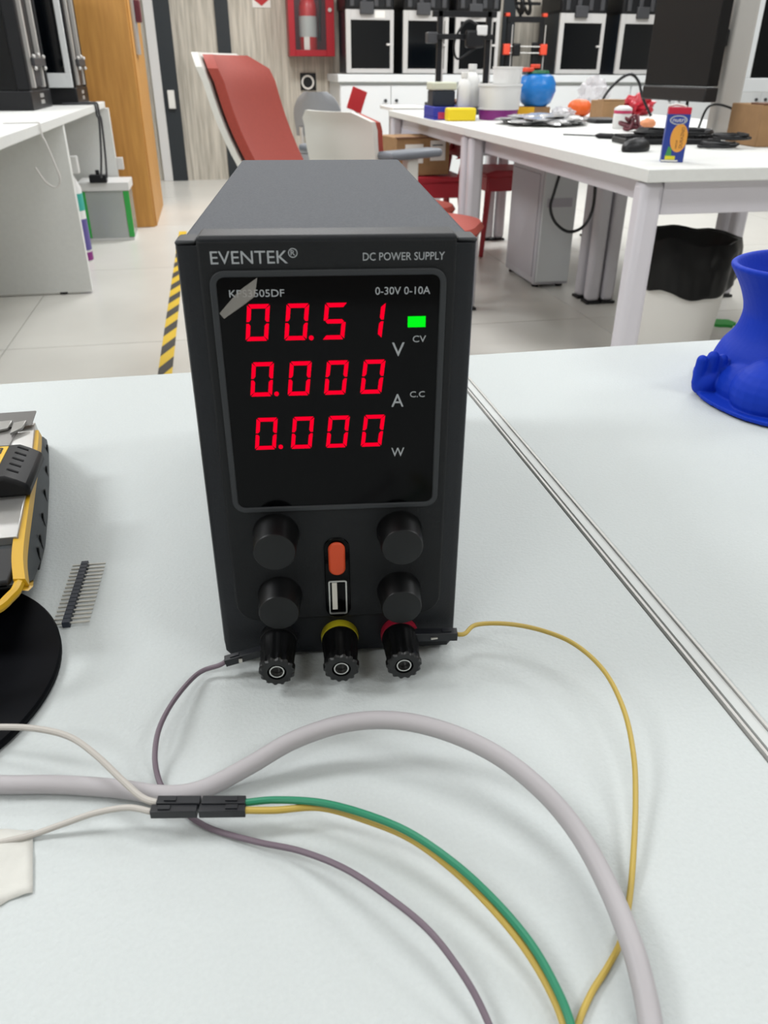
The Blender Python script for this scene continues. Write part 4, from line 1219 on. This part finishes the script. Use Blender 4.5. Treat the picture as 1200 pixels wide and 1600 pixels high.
# white framed screen behind the pole
yM = 3.9
xl = aty(1161, 90, yM).x
t = thing('white_screen', 'white framed dark screen behind the pole, right edge', 'screen', (xl + .28, yM, T))
zb0 = aty(1180, 144, yM).z
zb1 = aty(1180, 122, yM).z
ob('chin', MB().box(xl, xl + .56, yM - .015, yM + .02, zb0, zb1), 'cab_white', t, .003, True)
ob('screen_glass', MB().box(xl + .05, xl + .53, yM - .01, yM + .015, zb1, zb1 + .33), 'glass_dark', t, 0, True)
ob('frame_bar', MB().box(xl + .02, xl + .05, yM - .015, yM + .02, zb1, zb1 + .36), 'cab_white', t, .002, True)
ob('frame_bar', MB().box(xl + .53, xl + .56, yM - .015, yM + .02, zb1, zb1 + .36), 'cab_white', t, .002, True)
ob('frame_bar', MB().box(xl + .05, xl + .53, yM - .015, yM + .02, zb1 + .33, zb1 + .36), 'cab_white', t, .002, True)
ob('stand', MB().box(xl + .2, xl + .36, yM + .0, yM + .02, T, zb0).box(xl + .14, xl + .42, yM - .09, yM + .09, T, T + .008), 'alu', t, .002, True)
hk = zb0 - T
single('black_case', MB().box(xl - .01, xl + .12, yM - .30, yM - .12, T, T + .05), 'black_plastic', 'black flat case in front of the white framed screen', 'case', bev=.02)

# ------------------------------------------------------------------ under the tables
# computer tower
p0, p1, p2 = on(815, 425, 0), on(872, 450, 0), on(905, 440, 0)
xa, xb, ya_, yb_ = 1.50, 1.685, 3.70, 4.12
zpc = .55
t = thing('computer_tower', 'white computer tower standing under the work table', 'computer', ((xa + xb) / 2, (ya_ + yb_) / 2, 0))
ob('case', MB().box(xa + .004, xb, ya_, yb_, .015, zpc), 'pc_white', t, .006, True)
ob('side_panel', MB().box(xa, xa + .004, ya_ + .03, yb_ - .03, .05, zpc - .03), 'pc_silver', t, .001, True)
ob('front_fascia', MB().box(xa + .01, xb - .006, ya_ - .012, ya_, .03, zpc - .01), 'cab_white', t, .004, True)
for fx in (xa + .03, xb - .03):
    for fy_ in (ya_ + .04, yb_ - .04):
        ob('foot', MB().cyl((fx, fy_, 0), (fx, fy_, .016), .018, n=12), 'black_plastic', t, 0, True)
ob('drive_slot', MB().box(xa + .03, xb - .03, ya_ - .014, ya_ - .012, .38, .42), 'pc_silver', t, 0, True)
# hanging lead loop
single('hanging_cable', MB().tube(spline([(aty(885, 240, 2.75).x, 2.75, T - .037), aty(866, 300, 2.75), aty(860, 325, 2.75), aty(868, 348, 2.75), aty(888, 362, 2.75), aty(910, 355, 2.75), aty(925, 330, 2.75), aty(930, 290, 2.75), (aty(928, 252, 2.75).x, 2.75, T - .037)], 8), .0055, 10), 'black_plastic', 'black cable hanging in a loop under the table', 'cable')
# waste bin with bag
p = aty(1080, 350, 2.45)
bxx, byy = p.x + .01, 2.47
t = thing('waste_bin', 'white waste bin lined with a black bag under the table', 'bin', (bxx, byy, 0))
rt = (aty(1150, 400, 2.47).x - aty(1010, 400, 2.47).x) / 2
zr = aty(1080, 372, 2.47).z
ob('bucket', MB().lathe([(rt * .72, 0), (rt * .74, .01), (rt * .95, zr - .02), (rt * .95, zr - .01), (rt * .92, zr - .01), (rt * .7, .02), (0, .02)], 40), 'bin_white', t)
lr = []
nb = 110
for zf, rf, wob in ((-.125, 1.0, .03), (-.112, 1.04, .05), (-.095, 1.05, .06), (-.075, 1.065, .055), (-.055, 1.06, .06), (-.035, 1.06, .05), (-.015, 1.05, .035), (.012, 1.0, .012), (.006, .93, .01), (-.03, .84, .02), (-.10, .76, .02), (-.2, .68, .02)):
    ring = []
    for i in range(nb):
        a = 2 * math.pi * i / nb
        k_ = 1 + wob * (noise.noise(Vector((4 * math.cos(a), 4 * math.sin(a), zf * 9))) + .6 * noise.noise(Vector((9 * math.cos(a + zf * 5), 9 * math.sin(a + zf * 5), zf * 42))))
        dz = .018 * noise.noise(Vector((2.2 * math.cos(a), 2.2 * math.sin(a), 5))) + (.035 * math.sin(a + .3) if zf < -.1 and rf > .95 else 0)
        ring.append(Vector((rt * rf * k_ * math.cos(a), rt * rf * k_ * math.sin(a), zr + zf + dz)))
    lr.append(ring)
ob('bin_bag', MB().loft(lr, False), 'bag_black', t)
# green scrap on the floor
p = on(1128, 507, 0)
rings = []
for z in (0, .012):
    rings.append([Vector((p.x + (.05 + .015 * noise.noise(Vector((3 * math.cos(a), 3 * math.sin(a), 1)))) * math.cos(a), p.y + (.045 + .02 * noise.noise(Vector((2 * math.cos(a), 2 * math.sin(a), 7)))) * math.sin(a), z)) for a in [2 * math.pi * i / 24 for i in range(24)]])
single('green_scrap', MB().loft(rings), 'green_strip', 'small bright green scrap lying on the floor by the bin', 'scrap')

# ------------------------------------------------------------------ white bench on the left with two black printers
XE = -.62
TB = .765
t = thing('bench', 'long white bench on the left carrying the black printers', 'bench', (-1.3, 4.2, 0))
ob('benchtop', MB().box(-2.0, XE, 2.2, 5.68, TB - .035, TB), 'table_white', t, .003, True)
ob('end_panel', MB().box(-2.0, XE - .005, 3.99, 4.03, .012, TB - .035), 'table_white', t, .002, True)
ob('end_panel', MB().box(-2.0, XE + .02, 5.64, 5.68, .012, TB - .035), 'table_white', t, .002, True)
ob('end_panel', MB().box(-2.0, XE - .35, 2.2, 2.24, .012, TB - .035), 'table_white', t, .002, True)
ob('back_panel', MB().box(-2.0, -1.96, 2.24, 5.64, .3, TB - .035), 'table_white', t, 0, True)
for yy in (4.01, 5.68, 2.22):
    for xx in (-1.8, -1.05 if yy < 3 else -.76):
        ob('foot', MB().cyl((xx, yy, 0), (xx, yy, .013), .018, n=12), 'black_plastic', t, 0, True)
def tower_printer(label, x1, y0, w_, d_, white):
    """black printer with corner posts and belt rails on its right face; x1 = right face, y0 = near face"""
    t = thing('tower_printer', label, 'printer', (x1 - w_ / 2, y0 + d_ / 2, TB), 0, 'black tower printers on the bench')
    x0 = x1 - w_; H = .62
    ob('base', MB().box(x0, x1, y0, y0 + d_, TB, TB + .085), 'black_plastic', t, .006, True)
    for (cx_, cy_) in ((x1 - .03, y0 + .03), (x1 - .03, y0 + d_ - .03), (x0 + .03, y0 + .03), (x0 + .03, y0 + d_ - .03)):
        ob('corner_post', MB().box(cx_ - .03, cx_ + .03, cy_ - .03, cy_ + .03, TB + .085, TB + H), 'black_matt', t, .008, True)
    ob('side_wall', MB().box(x1 - .03, x1 - .012, y0 + .06, y0 + d_ - .06, TB + .085, TB + H), 'black_plastic', t, 0, True)
    ya, yb = y0 + d_ * .2, y0 + d_ * .68
    for yy in (ya, yb):
        ob('silver_rail', MB().box(x1 - .012, x1 + .010, yy - .012, yy + .012, TB + .095, TB + H), 'alu', t, .002, True)
    cz = TB + .20
    ob('carriage', MB().box(x1 + .010, x1 + .028, ya - .02, yb + .02, cz - .012, cz + .022), 'dark_grey', t, .004, True)
    ob('carriage_plate', MB().box(x1 - .008, x1 + .006, ya + .05, yb - .05, TB + .10, cz - .03), 'navy_panel', t, .002, True)
    for yy, zz in ((ya, cz + .028), ((ya + yb) / 2, cz + .036), (yb, cz + .028), (ya, cz - .022), (yb, cz - .022)):
        ob('white_knob', MB().ell((x1 + .024, yy, zz), (.009, .012, .009), None, 12, 8), 'frame_white', t, 0, True)
    for zz in (.022, .05):
        ob('badge', MB().box(x1 - .0005, x1 + .001, y0 + d_ * .42, y0 + d_ * .6, TB + zz, TB + zz + .018), 'alu_matt', t, 0, True)
    ob('top_plate', MB().box(x0, x1, y0, y0 + d_, TB + H, TB + H + .03), 'black_plastic', t, .004, True)
    xa, xb = x0 + .06, x1 - .06
    za, zb = TB + .085, TB + H
    if white:
        xb = x1 - .012
        ob('door_rail', MB().box(xa, xb, y0 - .02, y0 - .001, za, za + .07), 'cab_white', t, .003, True)
        ob('door_post', MB().box(xb - .03, xb, y0 - .02, y0 - .001, za + .07, zb), 'cab_white', t, .003, True)
        ob('door_post', MB().box(xa, xa + .03, y0 - .02, y0 - .001, za + .07, zb), 'cab_white', t, .003, True)
        ob('door_pane', MB().box(xa + .03, xb - .03, y0 - .014, y0 - .006, za + .07, zb), 'glass_dark', t, 0, True)
    else:
        ob('near_panel', MB().box(xa, xb, y0 + .012, y0 + .03, za, zb), 'glass_dark', t, .002, True)
        ob('silver_edge', MB().box(x1 - .16, x1 - .14, y0 + .0, y0 + .012, za, zb), 'alu', t, .002, True)
    return t
PA = tower_printer('black tower printer nearest the camera on the left bench', -.815, 4.45, .42, .55, False)
PB = tower_printer('black tower printer with white framed door at the bench end', -.70, 5.14, .42, .48, True)
# leads hanging off the bench
for k, (uo, lab) in enumerate(((0, 'left of two black leads hanging from the bench end'), (9, 'right of two black leads hanging from the bench end'))):
    yy = 5.35
    yy = 5.10 + uo * .012
    pts = [(XE - .16, yy, TB + .007), (XE - .03, yy, TB + .008), (XE + .001, yy, TB + .0085), (XE + .0105, yy, TB - .002), (XE + .012, yy, TB - .05)] + [aty(u + uo, v, yy) for u, v in ((155 - uo * .6, 190), (158 - uo * .3, 240), (158, 278))]
    single('power_lead', MB().tube(spline(pts, 7), .006, 8), 'dark_grey', lab, 'cable', 'leads hanging from the bench')
yy = 3.4
lpts = [(XE - .12, yy, TB + .004), (XE - .02, yy, TB + .0052), (XE + .001, yy, TB + .0055), (XE + .0065, yy, TB - .002), (XE + .008, yy, TB - .045)] + [aty(u, v, yy) for u, v in ((70, 220), (85, 255), (94, 280), (88, 293), (72, 285), (55, 262))]
single('white_lead', MB().tube(spline(lpts, 7), .0035, 8), 'frame_white', 'thin white cable hanging in a hook off the near bench edge', 'cable')
# clear crate with green edges on the floor below
yk = 5.35
x0, x1 = aty(128, 320, yk).x, aty(203, 320, yk).x
hk = aty(165, 285, yk).z
t = thing('clear_crate', 'clear plastic crate with bright green corners under the bench end', 'crate', ((x0 + x1) / 2, yk + .13, 0))
ww = (x1 - x0) / 2
for n_, bb, m in (('crate_floor', (-ww, ww, -.13, .13, 0, .015), 'white_plastic'), ('crate_wall', (-ww, ww, -.13, -.124, .015, hk * .86), 'box_clear'), ('crate_wall', (-ww, ww, .124, .13, .015, hk * .86), 'box_clear'), ('crate_wall', (-ww, -ww + .006, -.124, .124, .015, hk * .86), 'box_clear'), ('crate_wall', (ww - .006, ww, -.124, .124, .015, hk * .86), 'box_clear'),
               ('crate_lid', (-ww - .01, ww + .01, -.14, .14, hk * .86, hk), 'white_plastic'), ('green_corner', (-ww - .004, -ww + .03, -.136, -.13, .02, hk * .85), 'box_green'), ('green_corner', (ww - .03, ww + .004, -.136, -.13, .02, hk * .85), 'box_green')):
    ob(n_, MB().box(*bb), m, t, .002)
single('violet_spool', MB().lathe([(.03, -.03), (.1, -.03), (.1, -.02), (.05, -.02), (.05, .02), (.1, .02), (.1, .03), (.03, .03)], 28, Matrix.Translation(((x0 + x1) / 2 - .06, yk + .12, .116)) @ Matrix.Rotation(R(90), 4, 'Y') , True), 'violet', 'violet spool standing inside the clear crate', 'spool')
t = thing('plug_block', 'black power block on the lid of the clear crate', 'power block', ((x0 + x1) / 2 - .02, yk + .0, hk))
ob('block', MB().box(-.05, .05, -.03, .03, 0, .045), 'black_plastic', t, .006)
ob('strain_relief', MB().cyl((0, 0, .045), (0, 0, .07), .012, n=12), 'black_plastic', t)
yk2 = 4.75
xq = aty(112, 300, yk2).x
t = thing('spray_bottle', 'white bottle with a teal band beside the bench panel', 'bottle', (xq, yk2, 0))
hq = aty(118, 243, yk2).z
ob('bottle_body', MB().lathe([(.05, 0), (.052, .02), (.052, hq * .7), (.03, hq * .8), (.02, hq * .84)], 24), 'white_plastic', t)
ob('teal_band', MB().lathe([(.0535, hq * .5), (.0535, hq * .66)], 24), 'teal', t)
ob('violet_band', MB().lathe([(.0535, hq * .12), (.0535, hq * .42)], 24), 'violet', t)
ob('pink_band', MB().lathe([(.0535, .01), (.0535, hq * .1)], 24), 'purple_tub', t)
ob('spray_head', MB().box(-.02, .06, -.018, .018, hq * .84, hq), 'white_plastic', t, .008)
single('wall_socket', MB().box(XE + .021, XE + .06, 5.645, 5.68, .38, .45), 'frame_white', 'small white socket box on the bench end panel', 'socket', bev=.003)
